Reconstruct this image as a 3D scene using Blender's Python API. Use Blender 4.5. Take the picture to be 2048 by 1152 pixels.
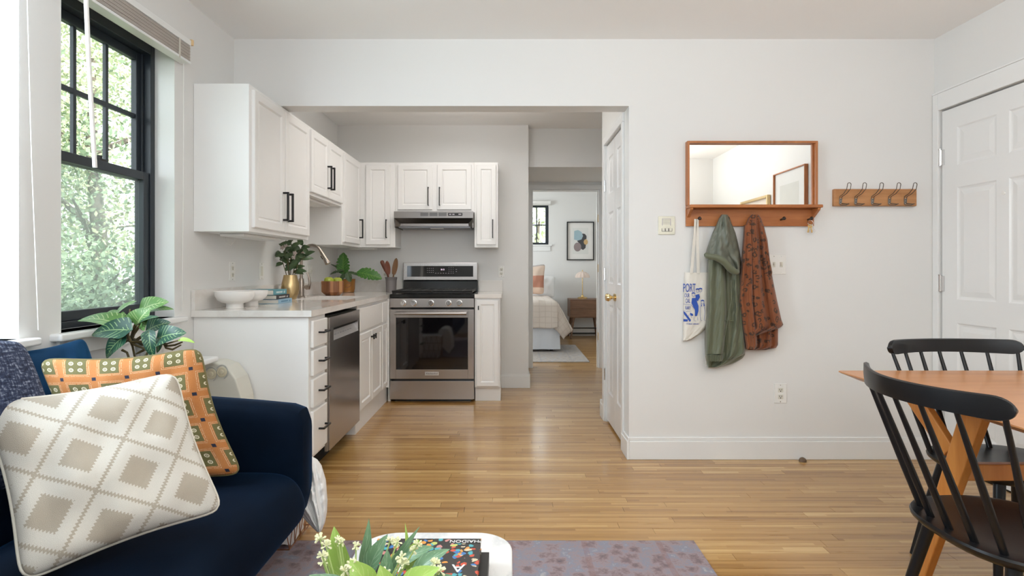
import bpy, math, random
import numpy as np
from mathutils import Vector, Matrix
PI = math.pi
rnd = random.Random(7)
for o in list(bpy.data.objects): bpy.data.objects.remove(o)
SC = bpy.context.scene
COL = SC.collection
V = Vector
# ---------------------------------------------------------------- camera
F, VX, VY, EYE = 1120.0, 1020.0, 538.0, 1.19
cd = bpy.data.cameras.new('camera'); cam = bpy.data.objects.new('camera', cd); COL.objects.link(cam)
cam.location = (0, 0, EYE); cam.rotation_euler = (PI/2, 0, 0)
cd.sensor_width = 36; cd.lens = F/2048*36
cd.shift_x = (1024-VX)/2048; cd.shift_y = (VY-576)/2048
cd.clip_start = .05
SC.camera = cam
def P(x, y, D): return V(((x-VX)*D/F, D, EYE-(y-VY)*D/F))
# ---------------------------------------------------------------- world, sun, window and fill lights, exposure
w = bpy.data.worlds.new('sky'); SC.world = w; w.use_nodes = True
nt = w.node_tree; bg = nt.nodes['Background']
bg.inputs[0].default_value = (.86, .935, 1.0, 1); bg.inputs[1].default_value = 4.2
sl = bpy.data.lights.new('sun', 'SUN'); so = bpy.data.objects.new('sun', sl); COL.objects.link(so)
sl.energy = 8; sl.angle = .01; sl.color = (1, .95, .85)
so.rotation_euler = V((-.62, .30, -.55)).to_track_quat('-Z', 'Y').to_euler()
def area(name, loc, rot, sx, sy, power, col):
    l = bpy.data.lights.new(name, 'AREA'); l.shape = 'RECTANGLE'; l.size = sx; l.size_y = sy
    l.energy = power; l.color = col
    o = bpy.data.objects.new(name, l); o.location = loc; o.rotation_euler = rot; COL.objects.link(o); return o
area('back_fill_light', (.2, -.40, 1.95), (PI/2, 0, 0), 2.7, .95, 4, (.97, .99, 1))  # added frontal fill in the unseen opening behind the camera
area('daylight_left_window', (-1.84, 1.62, 1.62), (0, -PI/2, 0), 1.3, .62, 44, (.76, .88, 1))
area('living_fill_light', (1.1, .7, 2.0), (PI, 0, 0), 1.2, 1.2, 51, (1, .98, .945))  # added fill bounced off the ceiling, no lamp stands here
area('kitchen_fill_light', (-.35, 4.3, 2.47), (PI, 0, 0), 1.0, .9, 18, (1, .98, .95))  # added fill aimed at the kitchen ceiling, hidden by the header
area('bedroom_fill_light', (-2.19, 8.6, 1.6), (0, -PI/2, 0), 1.4, 1.2, 74, (.86, .94, 1))  # added bedroom fill, set before the unseen side window
SC.view_settings.view_transform = 'Standard'; SC.view_settings.look = 'None'
SC.view_settings.exposure = -0.04; SC.view_settings.gamma = 1; SC.view_settings.use_curve_mapping = False
SC.cycles.use_denoising = True
SC.cycles.max_bounces = 10; SC.cycles.diffuse_bounces = 6; SC.cycles.glossy_bounces = 4; SC.cycles.transparent_max_bounces = 12
SC.cycles.sample_clamp_indirect = 8
# ---------------------------------------------------------------- materials
MATS = {}
class NT:
    def __init__(s, name):
        s.m = bpy.data.materials.new(name); s.m.use_nodes = True; s.t = s.m.node_tree; s.b = s.t.nodes['Principled BSDF']
        s.out = s.t.nodes['Material Output']
    def n(s, typ, ins=None, **kw):
        q = s.t.nodes.new(typ)
        for k, v in kw.items(): setattr(q, k, v)
        for k, v in (ins or {}).items():
            if isinstance(v, bpy.types.NodeSocket): s.t.links.new(v, q.inputs[k])
            else: q.inputs[k].default_value = v
        return q
    def l(s, a, b): s.t.links.new(a, b)
    def math(s, op, a, b=0.0, c=0.0):
        q = s.n('ShaderNodeMath', operation=op)
        for i, v in enumerate((a, b, c)):
            if isinstance(v, bpy.types.NodeSocket): s.l(v, q.inputs[i])
            else: q.inputs[i].default_value = v
        return q.outputs[0]
    def mix(s, fac, a, b):
        q = s.n('ShaderNodeMix', data_type='RGBA')
        for i, v in ((0, fac), (6, a), (7, b)):
            if isinstance(v, bpy.types.NodeSocket): s.l(v, q.inputs[i])
            else: q.inputs[i].default_value = v if i == 0 else (*v, 1)[:4]
        return q.outputs[2]
    def ramp(s, fac, stops):
        q = s.n('ShaderNodeValToRGB', {'Fac': fac}); e = q.color_ramp.elements
        while len(e) < len(stops): e.new(.5)
        for i, (p, c) in enumerate(stops): e[i].position = p; e[i].color = (*c, 1)
        return q.outputs[0]
    def co(s, kind='Object', scale=(1, 1, 1), rot=(0, 0, 0), loc=(0, 0, 0)):
        t = s.n('ShaderNodeTexCoord')
        return s.n('ShaderNodeMapping', {'Vector': t.outputs[kind], 'Scale': scale, 'Rotation': rot, 'Location': loc}).outputs[0]
    def noise(s, vec, scale, detail=3, rough=.5):
        return s.n('ShaderNodeTexNoise', {'Vector': vec, 'Scale': scale, 'Detail': detail, 'Roughness': rough}).outputs[0]
    def bump(s, h, strength=.2, dist=.01):
        q = s.n('ShaderNodeBump', {'Height': h, 'Strength': strength, 'Distance': dist}); s.l(q.outputs[0], s.b.inputs['Normal'])
    def fin(s, col=None, rough=.5, metal=0, **kw):
        if col is not None:
            if isinstance(col, bpy.types.NodeSocket): s.l(col, s.b.inputs['Base Color'])
            else: s.b.inputs['Base Color'].default_value = (*col, 1)
        if isinstance(rough, bpy.types.NodeSocket): s.l(rough, s.b.inputs['Roughness'])
        else: s.b.inputs['Roughness'].default_value = rough
        s.b.inputs['Metallic'].default_value = metal
        for k, v in kw.items(): s.b.inputs[k.replace('_', ' ')].default_value = v
        MATS[s.m.name] = s.m; return s.m
def simple(name, col, rough=.5, metal=0, var=.04, nscale=8, bump=0, **kw):
    a = NT(name); v = a.co()
    n = a.noise(v, nscale)
    c = a.mix(n, tuple(x*(1-var) for x in col), tuple(min(1, x*(1+var)) for x in col))
    if bump: a.bump(a.noise(v, nscale*20), bump, .002)
    return a.fin(c, rough, metal, **kw)
def wood(name, c1, c2, scale=3, axis=0, rough=.4, **kw):
    a = NT(name); s = [14, 14, 14]; s[axis] = 1.2
    v = a.co('Object', tuple(s)); n = a.noise(v, scale, 6, .6)
    n2 = a.noise(v, scale*6, 3, .6)
    f = a.math('ADD', a.math('MULTIPLY', n, .75), a.math('MULTIPLY', n2, .25))
    c = a.ramp(f, [(.35, c1), (.65, c2)])
    a.bump(n2, .06, .002)
    return a.fin(c, rough, 0, **kw)
wallm = simple('wall_paint', (.755, .75, .735), .65, var=.012, nscale=1.5, bump=.03)
ceilm = simple('ceiling_paint', (.88, .87, .855), .8, var=.01, nscale=1.2)
trimm = simple('trim_paint', (.80, .80, .79), .3, var=.01)
doorm = simple('door_gloss_paint', (.80, .80, .80), .16, var=.01)
cabm = simple('cabinet_paint', (.86, .85, .835), .34, var=.012, nscale=3)
blackm = simple('black_metal', (.012, .011, .011), .4)
darkf = simple('window_dark_frame', (.018, .024, .032), .35)
steel = None
def steelm(name, axis, col=(.46, .43, .41), rough=.27):
    a = NT(name); s = [500, 500, 500]; s[axis] = 2
    n = a.noise(a.co('Object', tuple(s)), 1, 2)
    a.bump(n, .04, .001)
    return a.fin(a.mix(n, tuple(x*.93 for x in col), col), rough, 1)
steelx = steelm('brushed_steel_horizontal', 0)
hoodsteel = steelm('hood_steel', 0, (.27, .245, .23), .32)
steelz = steelm('brushed_steel_vertical', 2, (.50, .47, .45), .24)
nickel = simple('brushed_nickel', (.42, .36, .31), .28, 1)
brass = simple('polished_brass', (.72, .52, .24), .18, 1)
goldm = simple('satin_gold', (.62, .46, .24), .32, 1, var=.06)
chrome = simple('chrome', (.75, .75, .75), .15, 1)
blackglass = simple('black_glass', (.006, .005, .006), .04, Specular_IOR_Level=.6)
iron = simple('cast_iron', (.012, .011, .010), .5, bump=.2)
enamel = simple('black_enamel', (.008, .008, .008), .15)
plast = simple('white_plastic', (.80, .79, .76), .35)
ivory = simple('ivory_plastic', (.70, .68, .60), .4)
darkgap = simple('dark_gap', (.01, .009, .008), .8)
ceram = simple('white_ceramic', (.80, .77, .74), .35, var=.02)
paper = simple('book_paper', (.76, .73, .66), .8)
walnut = wood('walnut_wood', (.36, .115, .03), (.50, .185, .055), 2.2, 0, .38)
walnutz = wood('walnut_wood_upright', (.36, .12, .035), (.50, .19, .06), 2.2, 2, .38)
tablem = wood('table_wood', (.44, .185, .07), (.56, .27, .11), 1.6, 0, .3)
tlegm = wood('table_leg_wood', (.48, .17, .035), (.60, .25, .06), 1.6, 2, .33)
rackm = wood('rack_wood', (.38, .17, .06), (.52, .25, .10), 2, 0, .45)
nightm = wood('nightstand_wood', (.13, .065, .035), (.24, .13, .075), 2.5, 0, .45)
chairm = simple('black_chair_lacquer', (.007, .007, .008), .32, var=.15, Specular_IOR_Level=.35)
velvet = None
def velvetm():
    a = NT('navy_velvet'); v = a.co()
    n = a.noise(v, 3.5, 4); c = a.ramp(n, [(.3, (.0008, .0032, .009)), (.7, (.0018, .008, .021))])
    a.bump(a.noise(v, 260, 2), .12, .001)
    return a.fin(c, .75, 0, Sheen_Weight=.13, Sheen_Roughness=.3, Sheen_Tint=(.03, .22, .6, 1), Specular_IOR_Level=.08)
velvet = velvetm()
def velvet2():
    a = NT('navy_velvet_lit'); v = a.co()  # brighter copy of the navy velvet, with light put into its colour
    n = a.noise(v, 5, 4); c = a.ramp(n, [(.3, (.003, .028, .08)), (.7, (.008, .065, .16))])
    return a.fin(c, .7, 0, Sheen_Weight=.6, Sheen_Roughness=.35, Sheen_Tint=(.1, .4, .8, 1), Specular_IOR_Level=.2)
velvetb = velvet2()
def bouclem():
    a = NT('denim_boucle'); v = a.co('UV', (12, 60, 1)); n = a.noise(v, 1, 3, .7)
    n2 = a.noise(a.co('UV', (60, 16, 1)), 1, 2, .7)
    f = a.math('ADD', a.math('MULTIPLY', n, .6), a.math('MULTIPLY', n2, .4))
    c = a.ramp(f, [(.38, (.006, .010, .03)), (.52, (.03, .045, .10)), (.66, (.38, .42, .52))])
    a.bump(f, .6, .006)
    return a.fin(c, .9)
boucle = bouclem()
def creamm():
    a = NT('cream_tufted_lattice'); t = a.n('ShaderNodeTexCoord'); sp = a.n('ShaderNodeSeparateXYZ', {0: t.outputs['UV']})
    u, v = sp.outputs[0], sp.outputs[1]; k = 1/.46
    def lin(p, q, off): return a.math('ADD', a.math('ADD', a.math('MULTIPLY', u, p), a.math('MULTIPLY', v, q)), off)
    al, be = lin(2.519, 1.915, .754), lin(1.764, -2.406, .953)
    def cell(x, other):
        zig = a.math('MULTIPLY', a.math('SUBTRACT', a.math('PINGPONG', a.math('MULTIPLY', other, 17), .5), .25), .085)
        return a.math('PINGPONG', a.math('ADD', x, zig), .5)
    d = a.math('MINIMUM', cell(al, be), cell(be, al))
    line = a.math('LESS_THAN', d, .028)
    diam = a.math('GREATER_THAN', d, .245)
    beige = a.math('MAXIMUM', line, diam)
    nn = a.noise(a.co('UV', (90, 90, 1)), 3, 4)
    cw = a.mix(nn, (.56, .53, .47), (.76, .73, .67)); cb = a.mix(nn, (.38, .33, .26), (.52, .46, .38))
    c = a.mix(beige, cw, cb)
    h = a.math('ADD', a.math('MULTIPLY', a.math('SUBTRACT', 1, beige), .6), a.math('MULTIPLY', nn, .5))
    a.bump(h, .5, .006)
    return a.fin(c, .9)
cream = creamm()
def orangem():
    a = NT('orange_block_print'); t = a.n('ShaderNodeTexCoord'); sp = a.n('ShaderNodeSeparateXYZ', {0: t.outputs['UV']})
    def fr(x, o=0.): return a.math('SUBTRACT', a.math('FRACT', a.math('ADD', a.math('MULTIPLY', x, 5.0), o)), .5)
    s, q = fr(sp.outputs[0], .35), fr(sp.outputs[1], .2)
    S, Q = a.math('ABSOLUTE', s), a.math('ABSOLUTE', q)
    m = a.math('MAXIMUM', S, Q)
    olive = a.math('LESS_THAN', m, .30)
    # four small ring flowers
    fx = a.math('SUBTRACT', S, .13); fy = a.math('SUBTRACT', Q, .13)
    r = a.math('SQRT', a.math('ADD', a.math('MULTIPLY', fx, fx), a.math('MULTIPLY', fy, fy)))
    ring = a.math('LESS_THAN', a.math('ABSOLUTE', a.math('SUBTRACT', r, .058)), .016)
    dot = a.math('LESS_THAN', r, .02)
    fl = a.math('MULTIPLY', a.math('MAXIMUM', ring, dot), olive)
    n = a.noise(a.co('UV', (60, 60, 1)), 2, 3)
    mn = a.math('MINIMUM', S, Q)
    lines = a.math('MULTIPLY', a.math('LESS_THAN', a.math('ABSOLUTE', a.math('SUBTRACT', a.math('PINGPONG', m, .05), .025)), .006), a.math('GREATER_THAN', m, .32))
    lines = a.math('MULTIPLY', lines, a.math('MULTIPLY', a.math('LESS_THAN', m, .42), a.math('GREATER_THAN', n, .42)))
    navy = a.math('GREATER_THAN', mn, .435)
    c = a.mix(n, (.38, .13, .032), (.50, .20, .055))
    c = a.mix(a.math('MULTIPLY', lines, .7), c, (.75, .62, .42))
    c = a.mix(olive, c, a.mix(n, (.10, .09, .028), (.16, .14, .05)))
    c = a.mix(fl, c, (.62, .55, .40))
    c = a.mix(navy, c, (.012, .015, .035))
    a.bump(a.noise(a.co('UV', (300, 300, 1)), 2, 2), .15, .002)
    return a.fin(c, .85)
orange = orangem()
def floorm():
    a = NT('oak_strip_floor'); g = a.n('ShaderNodeNewGeometry'); at = a.n('ShaderNodeAttribute', attribute_name='tint')
    off = a.n('ShaderNodeVectorMath', {0: g.outputs['Position'], 1: (0, 0, 0)}, operation='ADD')
    comb = a.n('ShaderNodeCombineXYZ', {0: a.math('MULTIPLY', at.outputs['Fac'], 37.0), 1: a.math('MULTIPLY', at.outputs['Fac'], 11.0)})
    a.l(comb.outputs[0], off.inputs[1])
    mp = a.n('ShaderNodeMapping', {'Vector': off.outputs[0], 'Scale': (1.3, 42, 10)}).outputs[0]
    n = a.noise(mp, 2.2, 5, .62)
    # narrow strips inside each board
    mp2 = a.n('ShaderNodeMapping', {'Vector': off.outputs[0], 'Scale': (.9, 1, 1)}).outputs[0]
    sx = a.n('ShaderNodeSeparateXYZ', {0: g.outputs['Position']})
    row = a.math('FLOOR', a.math('DIVIDE', sx.outputs[1], .019))
    seg = a.math('FLOOR', a.math('ADD', a.math('DIVIDE', sx.outputs[0], .62), a.math('MULTIPLY', row, .377)))
    wn = a.n('ShaderNodeTexWhiteNoise', {'Vector': a.n('ShaderNodeCombineXYZ', {0: row, 1: seg}).outputs[0]}, noise_dimensions='2D').outputs['Value']
    f = a.math('ADD', a.math('MULTIPLY', n, .5), a.math('ADD', a.math('MULTIPLY', at.outputs['Fac'], .26), a.math('MULTIPLY', wn, .24)))
    c = a.ramp(f, [(.27, (.29, .135, .033)), (.44, (.41, .22, .064)), (.60, (.49, .28, .092)), (.76, (.66, .44, .19))])
    spot = a.noise(a.n('ShaderNodeMapping', {'Vector': g.outputs['Position'], 'Scale': (3, 9, 1)}).outputs[0], 3.1, 2)
    c = a.mix(a.math('MULTIPLY', a.math('GREATER_THAN', spot, .79), .55), c, (.14, .07, .03))
    a.bump(n, .04, .002)
    return a.fin(c, a.math('ADD', .24, a.math('MULTIPLY', n, .10)), 0, Coat_Weight=.55, Coat_Roughness=.16)
floorM = floorm()
def marblem(name, base, vein, rough=.12, sc=1.2):
    a = NT(name); v = a.co('Object', (sc, sc*.6, sc)); n = a.noise(v, 2.2, 8, .62)
    d = a.math('ABSOLUTE', a.math('SUBTRACT', n, .5)); c = a.ramp(d, [(0, vein), (.05, base)])
    return a.fin(c, rough)
marble = marblem('white_marble', (.72, .71, .70), (.58, .58, .58), .3, 2)
quartz = marblem('quartz_worktop', (.76, .73, .695), (.70, .66, .62), .09, 1)
def rugm(name, cols, bw, ox, oy):
    a = NT(name); v = a.co('Object'); n1 = a.noise(v, 20, 6, .75); n2 = a.noise(v, 70, 3, .7)
    vor = a.n('ShaderNodeTexVoronoi', {'Vector': v, 'Scale': 17.0}, distance='CHEBYCHEV').outputs['Distance']
    n4 = a.noise(v, 130, 2, .6)
    f = a.math('ADD', a.math('MULTIPLY', n1, .42), a.math('ADD', a.math('MULTIPLY', vor, .36), a.math('ADD', a.math('MULTIPLY', n2, .20), a.math('MULTIPLY', n4, .12))))
    c = a.ramp(f, [(.30, cols[0]), (.42, cols[1]), (.52, cols[2]), (.62, cols[3]), (.75, cols[4])])
    sp = a.n('ShaderNodeSeparateXYZ', {0: v})
    ex = a.math('PINGPONG', a.math('ADD', sp.outputs[0], ox), bw)
    ln = a.math('LESS_THAN', ex, .012)
    ln = a.math('MULTIPLY', ln, a.math('MULTIPLY', n2, .6))
    c = a.mix(ln, c, cols[5])
    a.bump(a.noise(v, 300, 2), .5, .004)
    return a.fin(c, .95)
rugA = rugm('faded_mauve_rug', [(.11, .09, .12), (.21, .15, .16), (.31, .24, .25), (.23, .24, .30), (.52, .46, .44), (.24, .12, .11)], .16, 0, 0)
rugB = rugm('faded_grey_rug', [(.25, .26, .30), (.36, .34, .34), (.48, .43, .38), (.40, .40, .42), (.62, .58, .52), (.3, .3, .34)], .2, 0, 0)
def leafm(name, dark, light, sc=9, rough=.4):
    a = NT(name); t = a.n('ShaderNodeTexCoord'); sp = a.n('ShaderNodeSeparateXYZ', {0: t.outputs['UV']})
    s = a.math('ABSOLUTE', a.math('SUBTRACT', sp.outputs[0], .5))
    ph = a.math('SUBTRACT', a.math('MULTIPLY', sp.outputs[1], sc), a.math('MULTIPLY', s, 5))
    vein = a.math('LESS_THAN', a.math('PINGPONG', ph, .5), .10)
    mid = a.math('LESS_THAN', s, .025)
    n = a.noise(a.co('Object'), 14, 3)
    n3 = a.noise(t.outputs['UV'], 3, 3)
    k = a.math('MULTIPLY', a.math('MAXIMUM', a.math('MULTIPLY', vein, a.math('GREATER_THAN', n3, .47)), mid), .75)
    c = a.mix(k, a.mix(n, dark, tuple(x*1.5 for x in dark)), light)
    return a.fin(c, rough)
leafD = leafm('philodendron_dark_leaf', (.008, .05, .028), (.28, .42, .18))
leafL = leafm('philodendron_pale_leaf', (.10, .22, .06), (.50, .60, .30))
leafM = leafm('magnolia_leaf', (.05, .085, .035), (.12, .18, .08), 7)
leafT = leafm('monstera_leaf', (.04, .13, .022), (.20, .36, .07), 8)
leafF = leafm('lime_leaf', (.26, .40, .08), (.45, .58, .18), 5)
leafG = leafm('sage_leaf', (.12, .22, .12), (.30, .42, .28), 5)
petal = simple('cream_flower', (.80, .80, .52), .7)
stemm = simple('brown_green_stem', (.12, .09, .035), .6)
greens = simple('pale_green_stem', (.30, .40, .12), .6)
treem = simple('tree_leaves', (.27, .35, .22), .7, var=.5, nscale=3)
treem2 = simple('tree_leaves_yellow', (.50, .53, .34), .7, var=.4, nscale=3)
barkm = simple('tree_bark', (.15, .12, .10), .9)
def glassm(name, tint=(.97, .99, .98), haze=0):
    a = NT(name); a.t.nodes.remove(a.b)
    tr = a.n('ShaderNodeBsdfTransparent', {0: (*tint, 1)}); gl = a.n('ShaderNodeBsdfGlossy', {'Color': (1, 1, 1, 1), 'Roughness': .02})
    lw = a.n('ShaderNodeLayerWeight', {0: .5}); fr = a.math('ADD', .035, a.math('MULTIPLY', .9, a.math('POWER', lw.outputs['Facing'], 5))); mx = a.n('ShaderNodeMixShader', {0: fr, 1: tr.outputs[0], 2: gl.outputs[0]})
    o = mx
    if haze:
        df = a.n('ShaderNodeBsdfDiffuse', {0: (.75, .82, .82, 1)}); o = a.n('ShaderNodeMixShader', {0: haze, 1: mx.outputs[0], 2: df.outputs[0]})
    a.l(o.outputs[0], a.out.inputs[0]); MATS[name] = a.m; return a.m
glass = glassm('window_glass'); screen = glassm('insect_screen_haze', (.95, .98, .97), .22)  # diffuse share of the screen lays pale haze over the lower sash view
def mirrorm():
    a = NT('mirror_glass'); return a.fin((.93, .935, .92), .004, 1)
mirm = mirrorm()
# ---------------------------------------------------------------- mesh helpers
class MB:
    def __init__(s): s.v = []; s.f = []; s.uv = None
    def add(s, vs, fs):
        b = len(s.v); s.v += [tuple(p) for p in vs]; s.f += [tuple(b+i for i in f) for f in fs]; return s
    def box(s, x0, x1, y0, y1, z0, z1):
        if x0 > x1: x0, x1 = x1, x0
        if y0 > y1: y0, y1 = y1, y0
        if z0 > z1: z0, z1 = z1, z0
        return s.add([(x0,y0,z0),(x1,y0,z0),(x1,y1,z0),(x0,y1,z0),(x0,y0,z1),(x1,y0,z1),(x1,y1,z1),(x0,y1,z1)],
            [(0,3,2,1),(4,5,6,7),(0,1,5,4),(1,2,6,5),(2,3,7,6),(3,0,4,7)])
    def obox(s, c, u, v, n, a, b, h):   # centred oriented box, half sizes a,b,h
        c, u, v, n = V(c), V(u), V(v), V(n)
        vs = [c+u*(sx*a)+v*(sy*b)+n*(sz*h) for sz in (-1, 1) for sx, sy in ((-1,-1),(1,-1),(1,1),(-1,1))]
        return s.add(vs, [(0,3,2,1),(4,5,6,7),(0,1,5,4),(1,2,6,5),(2,3,7,6),(3,0,4,7)])
    def lathe(s, prof, c=(0,0,0), axis=(0,0,1), seg=28):
        ax = V(axis).normalized(); a = ax.orthogonal().normalized(); b = ax.cross(a); c = V(c)
        vs = []; fs = []; n = len(prof)
        for r, h in prof:
            for k in range(seg):
                t = 2*PI*k/seg; vs.append(c+ax*h+(a*math.cos(t)+b*math.sin(t))*max(r, 1e-5))
        for i in range(n-1):
            for k in range(seg):
                k2 = (k+1) % seg; fs.append((i*seg+k, i*seg+k2, (i+1)*seg+k2, (i+1)*seg+k))
        fs.append(tuple(range(seg-1, -1, -1))); fs.append(tuple((n-1)*seg+k for k in range(seg)))
        return s.add(vs, fs)
    def cyl(s, p, q, r, r2=None, seg=16):
        p, q = V(p), V(q); L = (q-p).length
        return s.lathe([(r, 0), (r if r2 is None else r2, L)], p, (q-p), seg)
    def tube(s, pts, r, seg=10):
        pts = [V(p) for p in pts]; n = len(pts); rs = r if isinstance(r, (list, tuple)) else [r]*n
        vs = []; fs = []; prev = None
        for i, p in enumerate(pts):
            d = (pts[min(i+1, n-1)]-pts[max(i-1, 0)]).normalized()
            a = d.orthogonal().normalized() if prev is None else (prev-d*prev.dot(d)).normalized()
            prev = a; b = d.cross(a)
            for k in range(seg):
                t = 2*PI*k/seg; vs.append(p+(a*math.cos(t)+b*math.sin(t))*rs[i])
        for i in range(n-1):
            for k in range(seg):
                k2 = (k+1) % seg; fs.append((i*seg+k, i*seg+k2, (i+1)*seg+k2, (i+1)*seg+k))
        fs.append(tuple(range(seg-1, -1, -1))); fs.append(tuple((n-1)*seg+k for k in range(seg)))
        return s.add(vs, fs)
    def prism(s, pts, n, h):            # polygon pts (3D) extruded along n by h
        pts = [V(p) for p in pts]; n = V(n)*h; k = len(pts)
        return s.add(pts+[p+n for p in pts], [tuple(range(k-1, -1, -1)), tuple(range(k, 2*k))]+[(i, (i+1) % k, k+(i+1) % k, k+i) for i in range(k)])
    def grid(s, fn, nu, nv, close_u=False):
        vs = [fn(i/nu, j/nv) for j in range(nv+1) for i in range(nu+1)]
        fs = [(j*(nu+1)+i, j*(nu+1)+i+1, (j+1)*(nu+1)+i+1, (j+1)*(nu+1)+i) for j in range(nv) for i in range(nu)]
        return s.add(vs, fs)
    def rings(s, rings, cap=True):      # list of closed rings of equal length
        n = len(rings[0]); vs = [p for r in rings for p in r]; fs = []
        for i in range(len(rings)-1):
            for k in range(n):
                k2 = (k+1) % n; fs.append((i*n+k, i*n+k2, (i+1)*n+k2, (i+1)*n+k))
        if cap: fs.append(tuple(range(n-1, -1, -1))); fs.append(tuple((len(rings)-1)*n+k for k in range(n)))
        return s.add(vs, fs)
def obj(name, mb, mat, parent=None, bevel=0, smooth=False, uv=None, sub=0, seg=2):
    me = bpy.data.meshes.new(name); me.from_pydata(mb.v, [], mb.f); me.update()
    me.materials.append(mat)
    if uv is not None:
        ul = me.uv_layers.new(name='UVMap')
        for lp in me.loops: ul.data[lp.index].uv = uv[lp.vertex_index]
    import bmesh
    b = bmesh.new(); b.from_mesh(me); bmesh.ops.recalc_face_normals(b, faces=b.faces); b.to_mesh(me); b.free()
    o = bpy.data.objects.new(name, me); COL.objects.link(o)
    if bevel:
        m = o.modifiers.new('b', 'BEVEL'); m.width = bevel; m.segments = seg; m.limit_method = 'ANGLE'; m.angle_limit = .6
        m.harden_normals = False
    if sub:
        m = o.modifiers.new('s', 'SUBSURF'); m.levels = sub; m.render_levels = sub
    if smooth or bevel or sub:
        me.shade_smooth() if smooth or sub else None
        if smooth and not sub:
            try: me.set_sharp_from_angle(angle=math.radians(42))
            except Exception: pass
    if parent is not None:
        o.parent = parent
        if parent.type == 'EMPTY': o.matrix_parent_inverse = Matrix.Translation(-parent.location)
    return o
def thing(name, label, cat, loc=(0,0,0), group=None, kind=None):
    o = bpy.data.objects.new(name, None); COL.objects.link(o); o.location = loc; o.empty_display_size = .05
    if label: o['label'] = label
    if cat: o['category'] = cat
    if group: o['group'] = group
    if kind: o['kind'] = kind
    return o
def tag(o, label, cat, group=None, kind=None):
    if label: o['label'] = label
    if cat: o['category'] = cat
    if group: o['group'] = group
    if kind: o['kind'] = kind
    return o
def struct(name, mb, mat, parent=None, label=None, cat=None, **kw):
    o = obj(name, mb, mat, parent, **kw)
    if parent is None:
        o['kind'] = 'structure'
        if label: o['label'] = label
        if cat: o['category'] = cat
    return o
def dup(root, loc=None, rotz=None, label=None):
    r = root.copy(); COL.objects.link(r)
    if loc is not None: r.location = loc
    if rotz is not None: r.rotation_euler = (0, 0, rotz)
    if label: r['label'] = label
    def rec(a, b):
        for ch in list(a.children):
            c = ch.copy(); COL.objects.link(c); c.parent = b; rec(ch, c)
    rec(root, r); return r
def text(name, body, loc, rot, size, mat, parent=None, ext=.0004, align='CENTER', sx=1):
    c = bpy.data.curves.new(name, 'FONT'); c.body = body; c.size = size; c.extrude = ext; c.align_x = align; c.align_y = 'CENTER'
    c.materials.append(mat); t = bpy.data.objects.new(name+'_tmp', c); COL.objects.link(t)
    bpy.context.view_layer.update()
    me = bpy.data.meshes.new_from_object(t.evaluated_get(bpy.context.evaluated_depsgraph_get()))
    bpy.data.objects.remove(t)
    M = Matrix.Translation(V(loc)) @ (rot if isinstance(rot, Matrix) else __import__('mathutils').Euler(rot).to_matrix().to_4x4()) @ Matrix.Diagonal((sx, 1, 1, 1))
    me.transform(M); o = bpy.data.objects.new(name, me); COL.objects.link(o)
    if parent is not None:
        o.parent = parent
        if parent.type == 'EMPTY': o.matrix_parent_inverse = Matrix.Translation(-parent.location)
    return o
def holes(axis, c0, c1, a0, a1, z0, z1, hs):
    """wall slab between c0,c1 on the axis normal; spans a0..a1, z0..z1, with rectangular holes (a0,a1,z0,z1)"""
    m = MB(); A = sorted({a0, a1, *[h[0] for h in hs], *[h[1] for h in hs]}); Z = sorted({z0, z1, *[h[2] for h in hs], *[h[3] for h in hs]})
    for i in range(len(A)-1):
        for j in range(len(Z)-1):
            ca, cz = (A[i]+A[i+1])/2, (Z[j]+Z[j+1])/2
            if any(h[0] < ca < h[1] and h[2] < cz < h[3] for h in hs): continue
            if axis == 'x': m.box(c0, c1, A[i], A[i+1], Z[j], Z[j+1])
            elif axis == 'y': m.box(A[i], A[i+1], c0, c1, Z[j], Z[j+1])
            else: m.box(A[i], A[i+1], Z[j], Z[j+1], c0, c1)
    return m
X, Y, Z = V((1,0,0)), V((0,1,0)), V((0,0,1))
H = 2.63
XL, XR, DF, DF2, DB, YB = -1.727, 2.66, 3.508, 3.642, 5.61, -.35
# ---------------------------------------------------------------- shell
W2 = (2.15, 2.885, .944, 2.33); W1 = (1.25, 1.972, .944, 2.33)
struct('wall_left', holes('x', XL-.19, XL, YB-.15, DB+.13, 0, H, [W2, W1]), wallm)
struct('wall_right', holes('x', XR, XR+.14, YB-.15, DF2, 0, H, [(2.60, 3.462, -.01, 2.168)]), wallm)
struct('wall_back', holes('y', YB-.15, YB, XL-.19, XR+.14, 0, H, [(-1.2, 1.6, 1.45, 2.45)]), wallm)
struct('wall_front', MB().box(XL, .745, DF, DF2, 2.211, H).box(.745, XR, DF, DF2, 0, H), wallm)
struct('wall_closet', holes('x', .745, .845, DF2, 4.43, 0, H, [(3.70, 4.375, -.01, 2.15)]).box(.745, 1.3, 4.43, 4.53, 0, H).box(1.29, 1.3, DF2, 4.43, 0, H), wallm)
struct('wall_kitchen', MB().box(XL, .185, DB, DB+.13, 0, H).box(.0, .185, DB+.13, 6.73, 0, H), wallm)
struct('wall_hall', MB().box(1.30, 1.40, DF2, 6.73, 0, H).box(.185, 1.30, DB+.13, 6.73, 2.235, H), wallm)
struct('wall_bedroom_front', holes('y', 6.73, 6.83, -2.2, 2.3, 0, H, [(.262, 1.085, -.01, 2.146)]), wallm)
struct('wall_bedroom_back', holes('y', 10.0, 10.15, -2.3, 2.4, 0, H, [(.13, .69, 1.625, 2.335)]), wallm)
struct('wall_bedroom_left', holes('x', -2.35, -2.2, 6.73, 10.0, 0, H, [(7.9, 9.3, .9, 2.3)]), wallm)
struct('wall_bedroom_right', MB().box(2.3, 2.4, 6.83, 10.0, 0, H), wallm)
struct('ceiling', MB().box(-2.4, 2.8, YB-.15, 10.15, H, H+.12), ceilm)
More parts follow.
